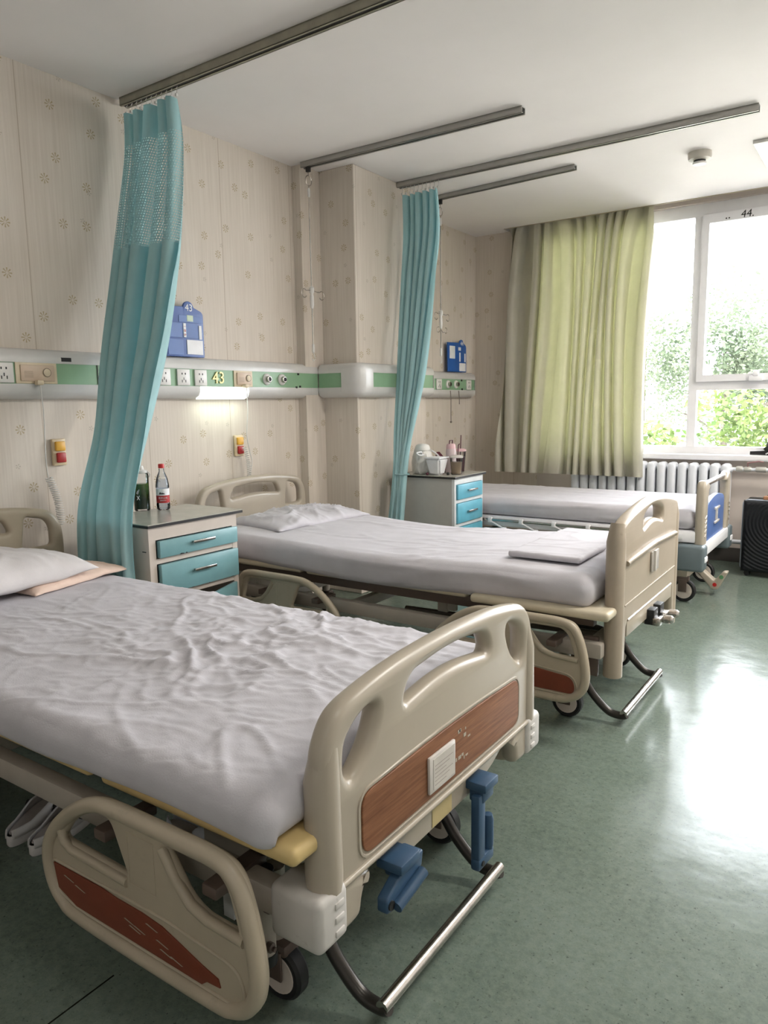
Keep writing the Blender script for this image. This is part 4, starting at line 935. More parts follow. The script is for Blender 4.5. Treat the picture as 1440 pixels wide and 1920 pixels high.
for y in (3.10, 3.20):
    b = MB().box(X-0.01, X+0.03, y-0.035, y+0.03, 0.335, 0.40, bev=0.004).build('crank_bracket', DARK, B2)
    MB().box(X+0.025, X+0.055, y-0.04, y+0.025, 0.335, 0.368, bev=0.004).build('crank_arm', CHROME, b)
    MB().lathe([(0.015, X+0.05), (0.018, X+0.06), (0.018, X+0.085), (0.012, X+0.093), (0, X+0.094)], (0, y+0.03, 0.352), 14, 'x').build('crank_grip', CHROME, b)
MB().box(2.24, 2.345, 2.67, 2.69, 0.22, 0.375, bev=0.003).build('corner_plate', FRAMED, B2)
for z in (0.24, 0.34): MB().lathe([(0.012, -2.672), (0.012, -2.66), (0, -2.66)], (0, 0, 0), 8, 'y', m=Matrix.Translation((2.29, 0, z)) @ Matrix.Rotation(PI, 4, 'X') @ Matrix.Identity(4)).build('bolt', CHROME, B2)
# --- bed 3 (electric type)
B3 = thing('hospital_bed', (1.25, 5.09, 0), 'far hospital bed with blue footboard panel and grey corner bumpers', 'hospital bed', None)
yc = 5.09; X = 2.30
MB().box(0.25, 2.25, 4.68, 4.72, 0.30, 0.37, bev=0.006).box(0.25, 2.25, 5.48, 5.52, 0.30, 0.37, bev=0.006).box(2.0, 2.05, 4.7, 5.48, 0.30, 0.36, bev=0.005).box(0.5, 0.55, 4.7, 5.48, 0.30, 0.36, bev=0.005).build('base_frame', ABS, B3)
MB().box(0.22, 2.29, 4.665, 5.56, 0.40, 0.472, bev=0.012).build('deck', PVC, B3)
for x in (2.06, 2.16): MB().box(x, x+0.05, 4.658, 4.667, 0.418, 0.452, bev=0.003).build('deck_clip', WHITE, B3)
for (x, s) in ((2.20, 1), (0.42, 1)):
    for y in (4.80, 5.40): caster(B3, x, y, 0.072)
    MB().box(x-0.05, x+0.02, 4.78, 5.42, 0.15, 0.20, bev=0.006).build('axle_beam', ABS, B3)
for x in (0.6, 1.95): MB().box(x, x+0.10, 4.80, 4.84, 0.18, 0.32, bev=0.004).box(x, x+0.10, 5.34, 5.38, 0.18, 0.32, bev=0.004).build('leg', ABS, B3)
for sg, yy in ((1, 4.66), (-1, 5.52)):
    po = [(0, 0.375), (0.0, 0.70), (0.012, 0.755), (0.045, 0.782), (0.10, 0.775), (0.155, 0.745), (0.165, 0.72), (0.13, 0.715), (0.11, 0.66), (0.115, 0.375)]
    if sg < 0: po = [(-u, v) for u, v in po]
    p = MB().mesh(plate(rounded(po, 0.025, 4), [], 0.055, 0.02, AX_X, (X, yy, 0), 3)).build('foot_post', ABS, B3, smooth=50)
    r_ = MB()
    for i in range(5): r_.tube([(X+0.028, yy+sg*0.02, 0.44+i*0.028), (X+0.028, yy+sg*0.06, 0.455+i*0.028)], 0.004, 6)
    r_.build('grip_rib', ABS, p)
    a, c = (yy-0.06, yy+0.06) if sg > 0 else (yy-0.06, yy+0.06)
    bp = MB().box(X-0.12, X+0.045, a, c, 0.235, 0.395, bev=0.02, seg=3).build('corner_bumper', BGREY, B3)
    MB().box(X+0.0, X+0.051, a+0.03, c-0.02, 0.29, 0.325, bev=0.006).build('bumper_insert', PVC, bp)
MB().tube([(X, 4.79, 0.752), (X, 5.39, 0.752)], 0.017, 12).build('top_bar', CHROME, B3)
MB().mesh(plate(rounded([(0, 0), (0.56, 0), (0.56, 0.245), (0.28, 0.285), (0, 0.245)], [0.01, 0.01, 0.06, 0.2, 0.06], 6), [], 0.03, 0.008, AX_X, (X, 4.81, 0.385))).build('blue_panel', PANELB, B3, smooth=40)
MB().box(X+0.016, X+0.028, 5.02, 5.16, 0.475, 0.490, bev=0.003).box(X+0.016, X+0.028, 5.02, 5.16, 0.565, 0.580, bev=0.003).box(X+0.016, X+0.024, 5.07, 5.11, 0.49, 0.565).build('card_clip', PALEP, B3)
MB().box(X-0.03, X+0.035, 4.72, 5.46, 0.315, 0.390, bev=0.010).build('foot_beam', PVC, B3)
pd = MB().mesh(plate(rounded([(2.17, 0.205), (2.215, 0.205), (2.335, 0.100), (2.385, 0.165), (2.415, 0.165), (2.360, 0.045), (2.325, 0.040)], 0.012, 4), [], 0.07, 0.008, AX_Y, (0, 5.06, 0))).build('brake_pedal', ABS, B3, smooth=50)
for (x, z, m) in ((2.340, 0.075, REDC), (2.378, 0.130, mat('green_dot', (0.10, 0.26, 0.12), 0.5))): MB().lathe([(0.0, 5.023), (0.013, 5.023), (0.013, 5.028), (0, 5.028)], (x, 0, z), 12, 'y').build('pedal_dot', m, pd)
# folded side rail of bed 3
sr = MB().tube([(0.35, 4.65, 0.448), (1.95, 4.65, 0.448)], 0.009, 8).tube([(0.45, 4.65, 0.385), (2.0, 4.65, 0.385)], 0.009, 8).build('folded_side_rail', CHROME, B3)
for i in range(7):
    x = 0.45+i*0.235; MB().box(x-0.014, x+0.014, 4.635, 4.662, 0.43, 0.466, bev=0.004).box(x+0.095, x+0.123, 4.635, 4.662, 0.368, 0.402, bev=0.004).tube([(x, 4.645, 0.44), (x+0.11, 4.645, 0.39)], 0.007, 6).build('rail_joint', PVC, sr)
MB().mesh(plate(board_outline(0.9, 0.40, 0.80)+[(0.9, 0.35), (0, 0.35)], [], 0.04, 0.015, AX_X, (0.16, 4.68, 0))).build('headboard', ABS, B3, smooth=50)
# ------------------------------------------------------------------ nightstands
N1 = thing('nightstand', (0.45, 2.21, 0), 'cream metal nightstand with teal drawers between the two nearer beds', 'nightstand', None)
xa, xb, ya, yb, H = 0.28, 0.65, 1.955, 2.465, 0.775
n = MB()
n.box(xa, xb-0.03, ya, ya+0.018, 0.02, H-0.012).box(xa, xb-0.03, yb-0.018, yb, 0.02, H-0.012).box(xa, xa+0.015, ya, yb, 0.02, H-0.012).box(xa+0.015, xb-0.03, ya+0.018, yb-0.018, 0.02, 0.06)
n.box(xb-0.03, xb, ya, ya+0.035, 0.02, H-0.012).box(xb-0.03, xb, yb-0.03, yb, 0.02, H-0.012).box(xb-0.03, xb, ya+0.035, yb-0.03, 0.705, H-0.012).box(xb-0.03, xb-0.001, ya+0.035, yb-0.03, 0.600, 0.622).box(xb-0.03, xb-0.001, ya+0.035, yb-0.03, 0.440, 0.462).box(xa, xb-0.03, ya+0.01, yb-0.01, 0.44, 0.455)
n.build('cabinet_body', CABW, N1, smooth=0)
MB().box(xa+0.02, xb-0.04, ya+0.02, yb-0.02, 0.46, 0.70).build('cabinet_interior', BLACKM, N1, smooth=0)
tp = MB().box(xa-0.02, xb+0.012, ya-0.008, yb+0.035, H-0.002, H+0.002).build('table_top', TOPG, N1, smooth=0)
MB().box(xa-0.019, xb+0.011, ya-0.007, yb+0.034, H-0.014, H-0.002).build('black_edging', BLACKM, tp, smooth=0)
MB().box(xb-0.045, xb-0.02, ya-0.001, ya, 0.655, 0.659).build('side_slot', BLACKM, N1, smooth=0)
def drawer(par, y0, y1, z0, z1, x, m, hm, hz=None):
    d = MB().box(x-0.012, x+0.012, y0, y1, z0, z1, bev=0.003).build('drawer', m, par)
    c = (y0+y1)/2+0.005; zc = hz or (z0+z1)/2+0.005
    MB().box(x+0.024, x+0.032, c-0.062, c+0.066, zc-0.006, zc+0.006, bev=0.002).box(x+0.010, x+0.028, c-0.055, c-0.047, zc-0.004, zc+0.004).box(x+0.010, x+0.028, c+0.050, c+0.058, zc-0.004, zc+0.004).build('drawer_handle', hm, d)
    return d
dr1 = drawer(N1, ya+0.045, yb-0.01, 0.626, 0.700, xb+0.004, TEAL, CHROME, 0.672)
dr2 = drawer(N1, ya+0.045, yb-0.012, 0.466, 0.596, xb+0.006, TEAL, CHROME, 0.545)
for (d, zz, L) in ((dr1, 0.6262, ((0.10, 0.03), (0.135, 0.012))), (dr2, 0.4662, ((0.02, 0.015), (0.05, 0.02), (0.09, 0.008), (0.16, 0.016), (0.26, 0.01), (0.40, 0.02)))):
    c = MB(); random.seed(3)
    for (a, l) in L: c.raw([(xb+0.0175, ya+0.045+a, zz), (xb+0.0175, ya+0.045+a+l, zz), (xb+0.0175, ya+0.045+a+l*0.8, zz+0.004), (xb+0.0175, ya+0.045+a+l*0.35, zz+0.006)], [(0, 1, 2, 3)])
    c.build('paint_chips', BLACKM, d, smooth=0)
# lower door ajar, hinged at the far side
mt = Matrix.Translation((xb+0.004, yb-0.035, 0)) @ Matrix.Rotation(math.radians(20), 4, 'Z')
MB().box(0, 0.018, -0.43, 0, 0.07, 0.436, bev=0.003, m=mt).build('cabinet_door', TEAL, N1)
N2 = thing('nightstand', (0.65, 4.43, 0), 'grey sided nightstand with sky blue drawers by the pillar', 'nightstand', None)
xa, xb, ya, yb, H = 0.43, 0.87, 4.222, 4.63, 0.785
MB().box(xa, xb-0.02, ya, ya+0.016, 0.02, H-0.012).box(xa, xb-0.02, yb-0.016, yb, 0.02, H-0.012).box(xa, xa+0.015, ya, yb, 0.02, H-0.012).box(xa, xb-0.02, ya, yb, 0.02, 0.05).build('cabinet_body', CABG, N2, smooth=0)
f = MB().box(xb-0.02, xb, ya, ya+0.022, 0.02, H-0.012).box(xb-0.02, xb, yb-0.022, yb, 0.02, H-0.012)
for (a, b2) in ((0.731, H-0.013), (0.606, 0.627), (0.445, 0.466), (0.021, 0.07)): f.box(xb-0.02, xb-0.001, ya+0.022, yb-0.022, a, b2)
f.build('front_frame', CABF, N2, smooth=0)
tp = MB().box(xa-0.03, xb+0.012, ya-0.012, yb+0.03, H-0.002, H+0.002).build('table_top', TOPG, N2, smooth=0)
MB().box(xa-0.029, xb+0.011, ya-0.011, yb+0.029, H-0.015, H-0.002).build('black_edging', BLACKM, tp, smooth=0)
drawer(N2, ya+0.03, yb-0.025, 0.630, 0.728, xb+0.0, SKYB, CHROME); drawer(N2, ya+0.026, yb-0.025, 0.470, 0.603, xb+0.0, SKYB, CHROME)
MB().box(xb-0.012, xb+0.012, ya+0.026, yb-0.025, 0.075, 0.441, bev=0.003).build('cabinet_door', SKYB, N2)
# ------------------------------------------------------------------ things on the near nightstand
T1 = 0.777
wb = thing('water_bottle', (0.33, 2.30, T1), 'clear water bottle with red cap and red and white label', 'bottle', 'bottles on the near nightstand')
c = (0.33, 2.30, T1)
MB().lathe([(0.0, 0.003), (0.024, 0.0), (0.031, 0.006), (0.032, 0.03), (0.0305, 0.035), (0.0305, 0.105), (0.032, 0.112), (0.031, 0.125), (0.027, 0.15), (0.018, 0.175), (0.0125, 0.186), (0.0125, 0.20)], c, 24).build('bottle_body', CLEAR, wb, smooth=60)
MB().lathe([(0.0, 0.005), (0.028, 0.006), (0.030, 0.03), (0.029, 0.12), (0.024, 0.148), (0.0, 0.150)], c, 20).build('water', glassm('water_tint', (0.86, 0.89, 0.95)), wb, smooth=60)
lb = MB().lathe([(0.0312, 0.036), (0.0312, 0.072)], c, 24).build('label', RED, wb, smooth=60)
MB().lathe([(0.0312, 0.072), (0.0312, 0.104)], c, 24).build('label_top', WHITE, wb, smooth=60)
MB().lathe([(0.0, 0.222), (0.0130, 0.222), (0.0145, 0.218), (0.0145, 0.202), (0.0, 0.202)], c, 18).build('cap', REDC, wb, smooth=60)
# writing wrapped on the label, facing the viewer (direction towards +x -y)
va = math.atan2(-2.30, 2.87)
U = (-math.sin(va), math.cos(va), 0); W = (math.cos(va), math.sin(va), 0)
o0 = (c[0]+0.0316*math.cos(va), c[1]+0.0316*math.sin(va))
wr = MB().mesh(textmesh('农夫山泉', 0.0105, 0.0003, (U, (0, 0, 1), W), (o0[0], o0[1], T1+0.060))).mesh(textmesh('饮用天然水', 0.006, 0.0003, (U, (0, 0, 1), W), (o0[0], o0[1], T1+0.048)))
wr.build('label_writing', WHITE, lb, smooth=0)
mtn = MB()
for (du, h) in ((-0.012, 0.014), (-0.003, 0.010), (0.004, 0.007)):
    P = [(o0[0]+U[0]*(du+k), o0[1]+U[1]*(du+k), T1+0.078+hh) for k, hh in ((-0.006, 0), (0.006, 0), (0, h))]
    mtn.raw(P, [(0, 1, 2)])
mtn.build('mountain_mark', BLACKM, wb, smooth=0)
gb = thing('drink_bottle', (0.235, 2.215, T1), 'tall clear bottle of dark green tea with white strap cap', 'bottle', 'bottles on the near nightstand')
c = (0.255, 2.235, T1)
q = NT('green_tea'); p = q.xyz(q.pos(True)); q.base(q.mix(q.ramp(q.math('ADD', p[2], q.math('MULTIPLY', q.noise(60, 3, 0.6, q.pos(True)), 0.06)), 0.09, 0.17), (0.012, 0.04, 0.012), (0.10, 0.20, 0.03))); q.b.inputs['Roughness'].default_value = 0.15
TEA = q.m
MB().lathe([(0.0, 0.002), (0.034, 0.0), (0.037, 0.006), (0.037, 0.17), (0.034, 0.18), (0.030, 0.186)], c, 24).build('bottle_body', CLEAR, gb, smooth=60)
MB().lathe([(0.0, 0.008), (0.0345, 0.009), (0.0345, 0.130), (0.0, 0.132)], c, 22).build('tea', TEA, gb, smooth=60)
MB().lathe([(0.0, 0.215), (0.014, 0.215), (0.017, 0.205), (0.018, 0.196), (0.031, 0.194), (0.032, 0.180), (0.0, 0.180)], c, 22).build('cap', PLASW, gb, smooth=50)
MB().tube(catmull([(c[0], c[1], T1+0.212), (c[0]-0.01, c[1]-0.004, T1+0.245), (c[0]-0.012, c[1], T1+0.262), (c[0]+0.004, c[1], T1+0.240), (c[0]+0.006, c[1], T1+0.21)], 5, False), 0.0025, 6).tube([(c[0]+0.02, c[1]+0.025, T1+0.188), (c[0]+0.028, c[1]+0.034, T1+0.175), (c[0]+0.022, c[1]+0.032, T1+0.158)], 0.003, 6).build('strap', PLASW, gb)
va2 = math.atan2(-2.235, 2.945); U = (-math.sin(va2), math.cos(va2), 0)
mk = MB(); o0 = (c[0]+0.0377*math.cos(va2)-U[0]*0.016, c[1]+0.0377*math.sin(va2)-U[1]*0.016)
for (a, b2, a2, b3) in ((-0.006, 0.055, 0.006, 0.075), (0.006, 0.055, -0.006, 0.075), (-0.002, 0.082, 0.006, 0.105), (-0.006, 0.085, -0.001, 0.10)):
    mk.tube([(o0[0]+U[0]*a, o0[1]+U[1]*a, T1+b2), (o0[0]+U[0]*a2, o0[1]+U[1]*a2, T1+b3)], 0.0012, 5)
mk.build('pale_mark', WHITE, gb)
# ------------------------------------------------------------------ things on the far nightstand
T2 = 0.7875
def cup(x, y, r0, r1, h, liq, m, lab, straw, sm, dome=True, cat='cup'):
    t = thing('drink_cup', (x, y, T2), lab, cat, 'takeaway cups on the far nightstand')
    MB().lathe([(0.0, 0.002), (r0, 0.0), (r1, h), (r1+0.002, h+0.002)], (x, y, T2), 22).build('cup_body', CLEAR, t, smooth=60)
    rl = r0+(r1-r0)*liq/h
    MB().lathe([(0.0, 0.004), (r0-0.002, 0.004), (rl-0.002, liq), (0.0, liq)], (x, y, T2), 20).build('drink', m, t, smooth=60)
    MB().lathe([(0.0, h+0.016), (r1*0.75, h+0.015), (r1+0.003, h+0.006), (r1+0.003, h-0.002), (r1, h-0.003)], (x, y, T2), 22).build('lid', PALEP if dome else sm[1], t, smooth=50)
    if straw: MB().tube(straw, 0.0035, 8).build('straw', sm[0], t)
MILK = mat('milky_coffee', (0.50, 0.37, 0.25), 0.3); PLUM = mat('plum_drink', (0.10, 0.02, 0.03), 0.3); PINK = mat('pale_pink_plastic', (0.68, 0.44, 0.46), 0.35); MAR = mat('maroon', (0.09, 0.015, 0.03), 0.4)
x, y = 0.80, 4.375
cup(x, y, 0.034, 0.044, 0.115, 0.085, MILK, 'takeaway cup of milky coffee with a dark straw, front of the far nightstand', [(x+0.005, y, T2+0.02), (x+0.01, y+0.01, T2+0.195), (x+0.012, y+0.022, T2+0.205)], (MAR, PALEP))
x, y = 0.72, 4.57
cup(x, y, 0.032, 0.043, 0.145, 0.105, PLUM, 'tall cup of dark plum drink with pink lid and straw', [(x, y, T2+0.02), (x+0.004, y+0.012, T2+0.255)], (MAR, PINK), dome=False)
pb = thing('pink_bottle', (0.70, 4.48, T2), 'pale pink drinking bottle with a dark carry loop', 'bottle')
c = (0.70, 4.48, T2)
MB().lathe([(0.0, 0.0), (0.034, 0.0), (0.036, 0.006), (0.036, 0.15), (0.033, 0.165)], c, 22).build('bottle_body', mat('blush_plastic', (0.62, 0.50, 0.50), 0.3), pb, smooth=50)
MB().lathe([(0.0, 0.20), (0.024, 0.20), (0.032, 0.190), (0.034, 0.165), (0.0, 0.165)], c, 22).build('cap', PINK, pb, smooth=50)
MB().tube([(c[0], c[1]-0.03, T2+0.165), (c[0], c[1]-0.018, T2+0.222), (c[0], c[1]+0.022, T2+0.222), (c[0], c[1]+0.018, T2+0.20)], 0.004, 8).build('carry_loop', MAR, pb)
DX, DY = 0.06, -0.13
_before = set(bpy.data.objects)
bw = thing('food_box', (0.62, 4.42, T2), 'white tapered food tub in front of the knotted bag', 'tub')
b = MB().raw([(0.60, 4.38, T2), (0.68, 4.38, T2), (0.68, 4.45, T2), (0.60, 4.45, T2), (0.585, 4.345, T2+0.115), (0.70, 4.345, T2+0.115), (0.70, 4.475, T2+0.115), (0.585, 4.475, T2+0.115)], [(0, 1, 2, 3), (4, 5, 6, 7), (0, 1, 5, 4), (1, 2, 6, 5), (2, 3, 7, 6), (3, 0, 4, 7)])
bmesh.ops.bevel(b.bm, geom=b.bm.edges[:], offset=0.012, segments=3, affect='EDGES'); b.build('tub', WHITE, bw, smooth=50)
MB().box(0.583, 0.702, 4.343, 4.477, T2+0.113, T2+0.121, bev=0.003).build('lid', WHITE, bw)
wj = thing('wrapped_jar', (0.50, 4.46, T2), 'white lidded pot wrapped in a knotted plastic bag behind the white tub', 'jar')
def dj(seed):
    bm = MB(); pr = [(0.0, 0.0), (0.060, 0.0), (0.072, 0.02), (0.076, 0.07), (0.070, 0.12), (0.060, 0.15), (0.058, 0.165)]
    bm.lathe(pr, (0.50, 4.46, T2), 40)
    bmesh.ops.subdivide_edges(bm.bm, edges=bm.bm.edges[:], cuts=2, use_grid_fill=True)
    for v in bm.bm.verts:
        d = Vector((v.co.x-0.50, v.co.y-4.46, 0)); k = 0.010*ridge(v.co.x+v.co.y, v.co.z, 18, seed, 0.6, 1.5); v.co += d.normalized()*k if d.length > 1e-4 else Vector()
    return bm
dj(91.0).build('bag_wrap', mat('thin_white_plastic', (0.66, 0.64, 0.60), 0.3), wj, smooth=60)
MB().lathe([(0.0, 0.205), (0.030, 0.203), (0.044, 0.195), (0.052, 0.180), (0.056, 0.165), (0.0, 0.160)], (0.50, 4.46, T2), 20).build('lid', PLASW, wj, smooth=50)
MB().tube(catmull([(0.53, 4.40, T2+0.14), (0.55, 4.36, T2+0.155), (0.54, 4.32, T2+0.15), (0.55, 4.34, T2+0.135), (0.56, 4.38, T2+0.135)], 5, False), 0.005, 6).tube(catmull([(0.52, 4.50, T2+0.17), (0.56, 4.55, T2+0.13), (0.58, 4.58, T2+0.08), (0.58, 4.585, T2+0.02)], 5, False), 0.006, 6).build('knot_tail', WHITE, wj)
for (x, y, r, m, lab) in ((0.725, 4.415, 0.011, BLACKM, 'small black fruit stone or seed on the far nightstand'), (0.60, 4.355, 0.011, MAR, 'small dark red berry on the left of the far nightstand')):
    single(MB().lathe([(0.0, 0.0), (r*0.8, r*0.3), (r, r), (r*0.7, r*1.7), (0.0, r*1.95)], (x, y, T2), 12).build('fruit', m, smooth=60), lab, 'fruit')
bgm = MB().raw([(0.48, 4.66, T2), (0.56, 4.81, T2), (0.49, 4.83, T2), (0.42, 4.70, T2), (0.47, 4.70, T2+0.13), (0.485, 4.72, T2+0.135), (0.46, 4.73, T2+0.13)], [(0, 1, 4), (1, 5, 4), (1, 2, 5), (2, 6, 5), (2, 3, 6), (3, 0, 4, 6), (4, 5, 6), (3, 2, 1, 0)])
bmesh.ops.subdivide_edges(bgm.bm, edges=bgm.bm.edges[:], cuts=3, use_grid_fill=True)
for v in bgm.bm.verts:
    if v.co.z > T2+0.002: v.co += noise.noise_vector(v.co*22)*0.006
single(bgm.build('cloth_bag', mat('maroon_cloth', (0.12, 0.02, 0.035), 0.8), smooth=50), 'slumped dark maroon cloth bag at the back of the far nightstand', 'bag')
for o in set(bpy.data.objects)-_before:
    if o.parent is None: o.location.x += DX; o.location.y += DY
pillow('plastic_bag', 0.42, 4.93, 0.605, 0.22, 0.34, 0.075, 0.3, 55.0, mat('crumpled_film', (0.66, 0.63, 0.58), 0.35), 'crumpled pale plastic bag at the head of the far bed', 'bag', crump=0.035, nx=36, ny=44)
# ------------------------------------------------------------------ clogs under the near bed
def clog(x, y, rot, lab, patt=False, grp='white clogs under the nearest bed'):
    t = thing('clog', (x, y, 0.0), lab, 'clog', grp)
    n = 40
    def outl(sc, z, dx=0):
        P = []
        for k in range(n):
            a = 2*PI*k/n; u = math.cos(a); v = math.sin(a)
            wd = 0.050 if u > 0 else 0.040
            wd = 0.040+0.010*max(0, min(1, (u+0.3)))
            P.append((0.135*u*sc+dx, wd*v*sc*(1-0.10*u*u)*1.05, z))
        return P
    lay = [outl(0.96, 0.0), outl(1.0, 0.008), outl(1.0, 0.030), outl(0.97, 0.034)]
    V = [p for l in lay for p in l]; F = [(i*n+k, i*n+(k+1) % n, (i+1)*n+(k+1) % n, (i+1)*n+k) for i in range(3) for k in range(n)]+[tuple(range(n))[::-1]]
    mt = Matrix.Translation((x, y, 0)) @ Matrix.Rotation(rot, 4, 'Z')
    m = mat('clog_foam', (0.60, 0.575, 0.56), 0.5)
    MB().raw(V, F, mt).build('sole', m, t, smooth=40)
    # upper: toe dome and side walls around an opening
    bm = bmesh.new(); g = {}
    N1_, N2_ = 44, 12
    for i in range(N1_+1):
        for j in range(N2_+1):
            u = 1.0-i/N1_*1.96; tt = -1+2*j/N2_
            wd = (0.040+0.010*max(0, min(1, u+0.3)))*math.sqrt(max(0.0, 1-min(1, abs(u))**2))*(1-0.10*u*u)*1.03
            a = tt*PI/2
            hh = 0.030+0.052*min(1, (1-u)*1.9)**0.6 if u > 0.05 else 0.030+0.052*max(0.5, 1-((0.05-u)/0.5)*0.45)+0.012*max(0, -u-0.5)
            zz = 0.026+(hh-0.026)*math.cos(a)**0.8 if abs(tt) < 1 else 0.026
            g[(i, j)] = bm.verts.new((0.135*u, wd*math.sin(a)*(1.0), zz))
    for i in range(N1_):
        for j in range(N2_):
            u = 1.0-i/N1_*1.96; tt = abs(-1+2*(j+0.5)/N2_)
            if -0.93 < u < 0.30 and tt < 0.52: continue
            if 0.30 <= u < 0.8 and i % 5 == 0 and j in (3, 6, 8) and True: continue
            bm.faces.new((g[(i, j)], g[(i+1, j)], g[(i+1, j+1)], g[(i, j+1)]))
    bmesh.ops.remove_doubles(bm, verts=bm.verts, dist=1e-5)
    me = bpy.data.meshes.new('t'); bm.to_mesh(me); bm.free()
    o = MB().mesh(me, mt).build('upper', m if not patt else mat('clog_white_blue', (0.62, 0.64, 0.68), 0.45), t, smooth=60)
    s = o.modifiers.new('s', 'SOLIDIFY'); s.thickness = 0.005; s.offset = 0
    rv = MB()
    for sg in (-1, 1): rv.lathe([(0.0, -0.006), (0.011, -0.006), (0.011, 0.006), (0, 0.006)], (0.02, sg*0.048, 0.050), 12, 'y', m=mt)
    rv.build('rivet', DARK, t)
    ins = [(0.92*px, 0.88*py, 0.036) for px, py, _ in outl(1, 0)]
    MB().raw(ins, [tuple(range(n))], mt).build('insole', mat('insole_shade', (0.42, 0.37, 0.34), 0.7), t, smooth=0)
clog(1.115, 1.13, 1.95, 'white clog under the bed, outermost of the pair at the left')
clog(1.225, 1.145, 1.85, 'white clog next to the outermost one, partly behind the side rail')
clog(1.62, 1.30, -0.2, 'white clog with pale blue upper seen through the side rail opening', True)
clog(1.72, 1.48, 0.9, 'white clog deepest under the bed behind the side rail', True)
# ------------------------------------------------------------------ suitcase
sc_ = thing('suitcase', (2.62, 5.85, 0), 'black hard shell suitcase with ring grooves standing under the window', 'suitcase')
x0, x1, ya, yb = 2.385, 2.845, 5.70, 5.95
bm = bmesh.new(); NX, NZ = 92, 116; g = {}
cx, cz = (x0+x1)/2, 0.40
for i in range(NX+1):
    for k in range(NZ+1):
        x = x0+(x1-x0)*i/NX; z = 0.035+(0.55-0.035)*k/NZ
        e = min(x-x0, x1-x, z-0.035, 0.55-z); r = math.hypot(x-cx, z-cz)
        rd_ = 0.0 if e > 0.03 else 0.03-math.sqrt(max(0, 0.03**2-(0.03-e)**2))
        g[(i, k)] = bm.verts.new((x, ya+rd_+(0.0022*math.sin(r*2*PI/0.024) if e > 0.02 else 0), z))
for i in range(NX):
    for k in range(NZ): bm.faces.new((g[(i, k)], g[(i+1, k)], g[(i+1, k+1)], g[(i, k+1)]))
me = bpy.data.meshes.new('t'); bm.to_mesh(me); bm.free()
MB().mesh(me).box(x0, x1, ya+0.03, yb, 0.035, 0.55, bev=0.02, seg=4).build('shell', SUITC, sc_, smooth=60)
MB().tube(rounded([(x0-0.002, ya+0.035, 0.05), (x0-0.002, ya+0.035, 0.548), (x1+0.002, ya+0.035, 0.548), (x1+0.002, ya+0.035, 0.05)], 0.03, 5), 0.006, 8).box(x0+0.02, x1-0.02, ya+0.03, ya+0.055, 0.545, 0.556, bev=0.003).build('zip_trim', mat('silver_trim', (0.42, 0.46, 0.52), 0.3, 0.5), sc_)
for x in (x0+0.04, x1-0.04):
    for y in (ya+0.05, yb-0.05): MB().lathe([(0.0, -0.012), (0.018, -0.012), (0.020, 0), (0.018, 0.012), (0, 0.012)], (x, y, 0.020), 14, 'y').build('suitcase_wheel', DARK, sc_)
MB().tube([(cx-0.09, 5.84, 0.55), (cx-0.09, 5.84, 0.575), (cx+0.09, 5.84, 0.575), (cx+0.09, 5.84, 0.55)], 0.008, 8).build('carry_handle', DARK, sc_)
single(MB().box(2.505, 2.64, 5.74, 5.80, 0.557, 0.580, bev=0.005).build('wooden_block', mat('tan_wood', (0.42, 0.20, 0.10), 0.5)), 'small tan wooden piece lying on top of the black suitcase', 'wooden piece')
# bag on the window sill
bg_ = thing('backpack', (2.52, 6.19, 0.84), 'dark bag with green top and black strap on the window sill', 'bag')
def blob(cx_, cy_, z0, sx, sy, sz, seed, m, name):
    b = bmesh.new(); bmesh.ops.create_icosphere(b, subdivisions=4, radius=1)
    for v in b.verts:
        d = v.co.copy(); v.co = Vector((cx_+d.x*sx, cy_+d.y*sy, z0+sz+d.z*sz))+noise.noise_vector(d*3+Vector((seed, 0, 0)))*0.02
        v.co.z = max(v.co.z, z0)
    me = bpy.data.meshes.new('t'); b.to_mesh(me); b.free(); return MB().mesh(me).build(name, m, bg_, smooth=60)
blob(2.56, 6.185, 0.84, 0.12, 0.045, 0.06, 1.0, mat('dark_olive_bag', (0.03, 0.04, 0.03), 0.6), 'bag_body')
blob(2.57, 6.185, 0.925, 0.10, 0.04, 0.035, 5.0, mat('emerald_fabric', (0.03, 0.20, 0.12), 0.5, var=0.4, scale=60), 'bag_top')
MB().raw([(2.345, 6.165, 0.842), (2.46, 6.16, 0.842), (2.52, 6.155, 0.842), (2.52, 6.15, 0.88), (2.45, 6.16, 0.875), (2.345, 6.165, 0.868), (2.345, 6.175, 0.842), (2.46, 6.17, 0.842), (2.52, 6.165, 0.842), (2.52, 6.16, 0.88), (2.45, 6.17, 0.875), (2.345, 6.175, 0.868)], [(0, 1, 2, 3, 4, 5), (11, 10, 9, 8, 7, 6)]+[(i, (i+1) % 6, 6+(i+1) % 6, 6+i) for i in range(6)]).build('strap', BLACKM, bg_, smooth=0)
MB().tube([(2.455, 6.155, 0.85), (2.475, 6.15, 0.862)], 0.005, 6).build('zip_pull', WHITE, bg_)
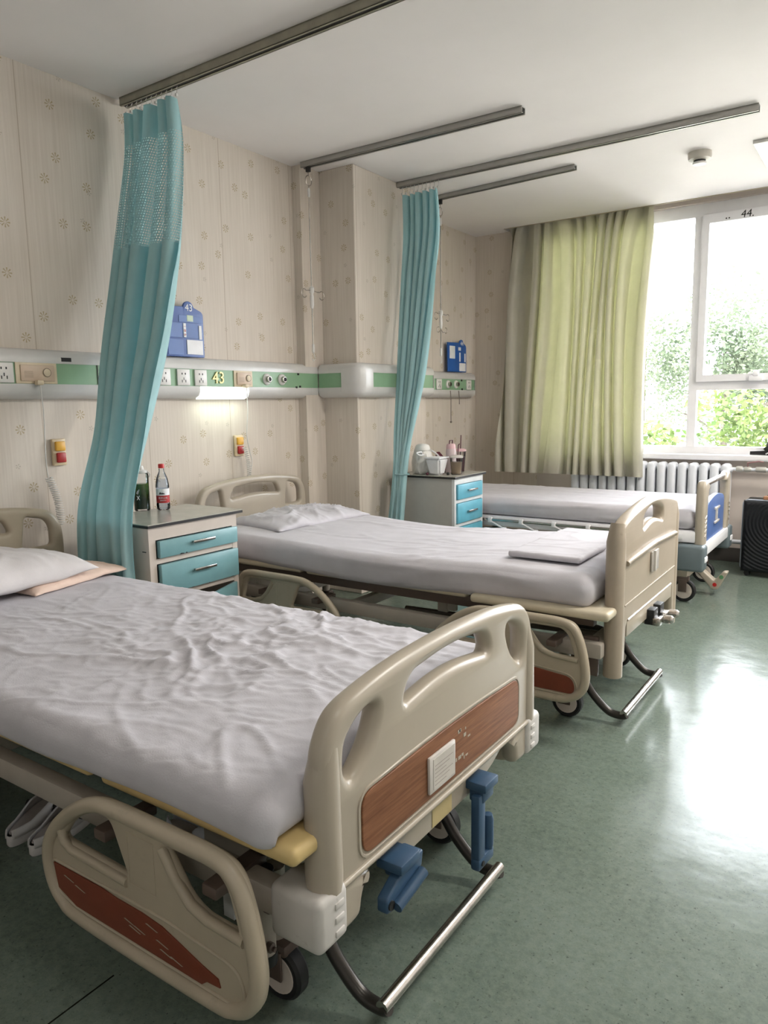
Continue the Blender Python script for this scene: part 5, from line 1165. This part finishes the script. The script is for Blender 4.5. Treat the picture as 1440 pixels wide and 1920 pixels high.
# ------------------------------------------------------------------ outdoors
GZ = -4.2
g_ = MB().box(-40, 40, 7.5, 70, GZ-0.1, GZ).build('ground_outside', mat('pale_paving', (0.55, 0.54, 0.50), 0.8)); struct(g_)
bl = thing('pale_building', (-7, 42, GZ), 'pale low building far behind the trees outside', 'building')
MB().box(-14, 4, 40, 46, GZ, 0.6).build('wall', mat('pale_render', (0.30, 0.29, 0.28), 0.8), bl, smooth=0)
MB().box(-14.3, 4.3, 39.7, 46.3, 0.6, 0.9).build('roof', mat('pale_roof', (0.2, 0.2, 0.2), 0.8), bl, smooth=0)
for i in range(6): MB().box(-13+i*2.8, -11.6+i*2.8, 39.96, 40.02, -1.8, -0.4).build('window', mat('far_glass', (0.08, 0.09, 0.1), 0.2), bl, smooth=0)
def tree(x, y, h, r, seed, m, lab, nleaf=3600, low=0.25):
    random.seed(seed)
    t = thing('tree', (x, y, GZ), lab, 'tree', 'trees outside the window')
    tk = MB().tube([(x, y, GZ), (x+0.1, y, GZ+h*0.35), (x-0.05, y+0.1, GZ+h*0.8)], [0.16, 0.12, 0.04], 10)
    for i in range(9):
        a = random.uniform(0, 2*PI); z = GZ+h*random.uniform(0.25, 0.5); L = r*random.uniform(0.35, 0.6)
        tk.tube([(x, y, z), (x+math.cos(a)*L*0.5, y+math.sin(a)*L*0.5, z+L*0.35), (x+math.cos(a)*L, y+math.sin(a)*L, z+L*0.55)], [0.06, 0.04, 0.015], 6)
    tk.build('trunk', mat('bark', (0.05, 0.04, 0.032), 0.9), t)
    clumps = []
    for i in range(26):
        d = Vector((random.gauss(0, 1), random.gauss(0, 1), random.gauss(0, 1))).normalized()*random.random()**0.4
        clumps.append((Vector((x+d.x*r, y+d.y*r, GZ+h*(0.5+low)/1.0*0.9+d.z*h*0.33)), r*random.uniform(0.22, 0.42)))
    V = []; F = []
    for i in range(nleaf):
        c_, rr = random.choice(clumps)
        d = Vector((random.gauss(0, 1), random.gauss(0, 1), random.gauss(0, 1))).normalized()*rr*random.random()**0.33
        p = c_+d; a = Vector((random.gauss(0, 1), random.gauss(0, 1), random.gauss(0, 0.6))).normalized()*random.uniform(0.05, 0.10); b2 = a.cross(Vector((random.gauss(0, 1), random.gauss(0, 1), random.gauss(0, 1)))).normalized()*random.uniform(0.03, 0.06)
        n = len(V); V += [p-a, p+b2, p+a, p-b2]; F.append((n, n+1, n+2, n+3))
    me = bpy.data.meshes.new('leaves'); me.from_pydata(V, [], F); me.materials.append(m)
    o = bpy.data.objects.new('foliage', me); COL.objects.link(o); o.parent = t; me.transform(Matrix.Translation(-wloc(t)))
L1 = leaf_mat('leaf_yellow_green', (0.045, 0.085, 0.020), (0.10, 0.13, 0.035)); L2 = leaf_mat('leaf_pale_green', (0.062, 0.088, 0.052), (0.098, 0.120, 0.074))
tree(0.9, 14.5, 5.3, 1.9, 1, L1, 'yellow green tree filling the lower right window pane', 6500)
tree(5.0, 15.5, 5.6, 2.0, 2, L1, 'yellow green tree standing right of the one in the lower pane', 5000)
tree(-3.4, 18.0, 8.2, 1.6, 3, L2, 'tall pale green tree behind the narrow left window light', 11000)
tree(-1.2, 25.5, 9.8, 3.0, 4, L2, 'pale distant tree behind the upper right window pane', 12000)
tree(5.2, 29.0, 9.8, 2.9, 5, L2, 'pale distant tree at the right edge of the window', 5000)
tree(-8.0, 22.0, 6.5, 2.4, 6, L2, 'pale green tree hidden mostly by the window curtain', 3000)
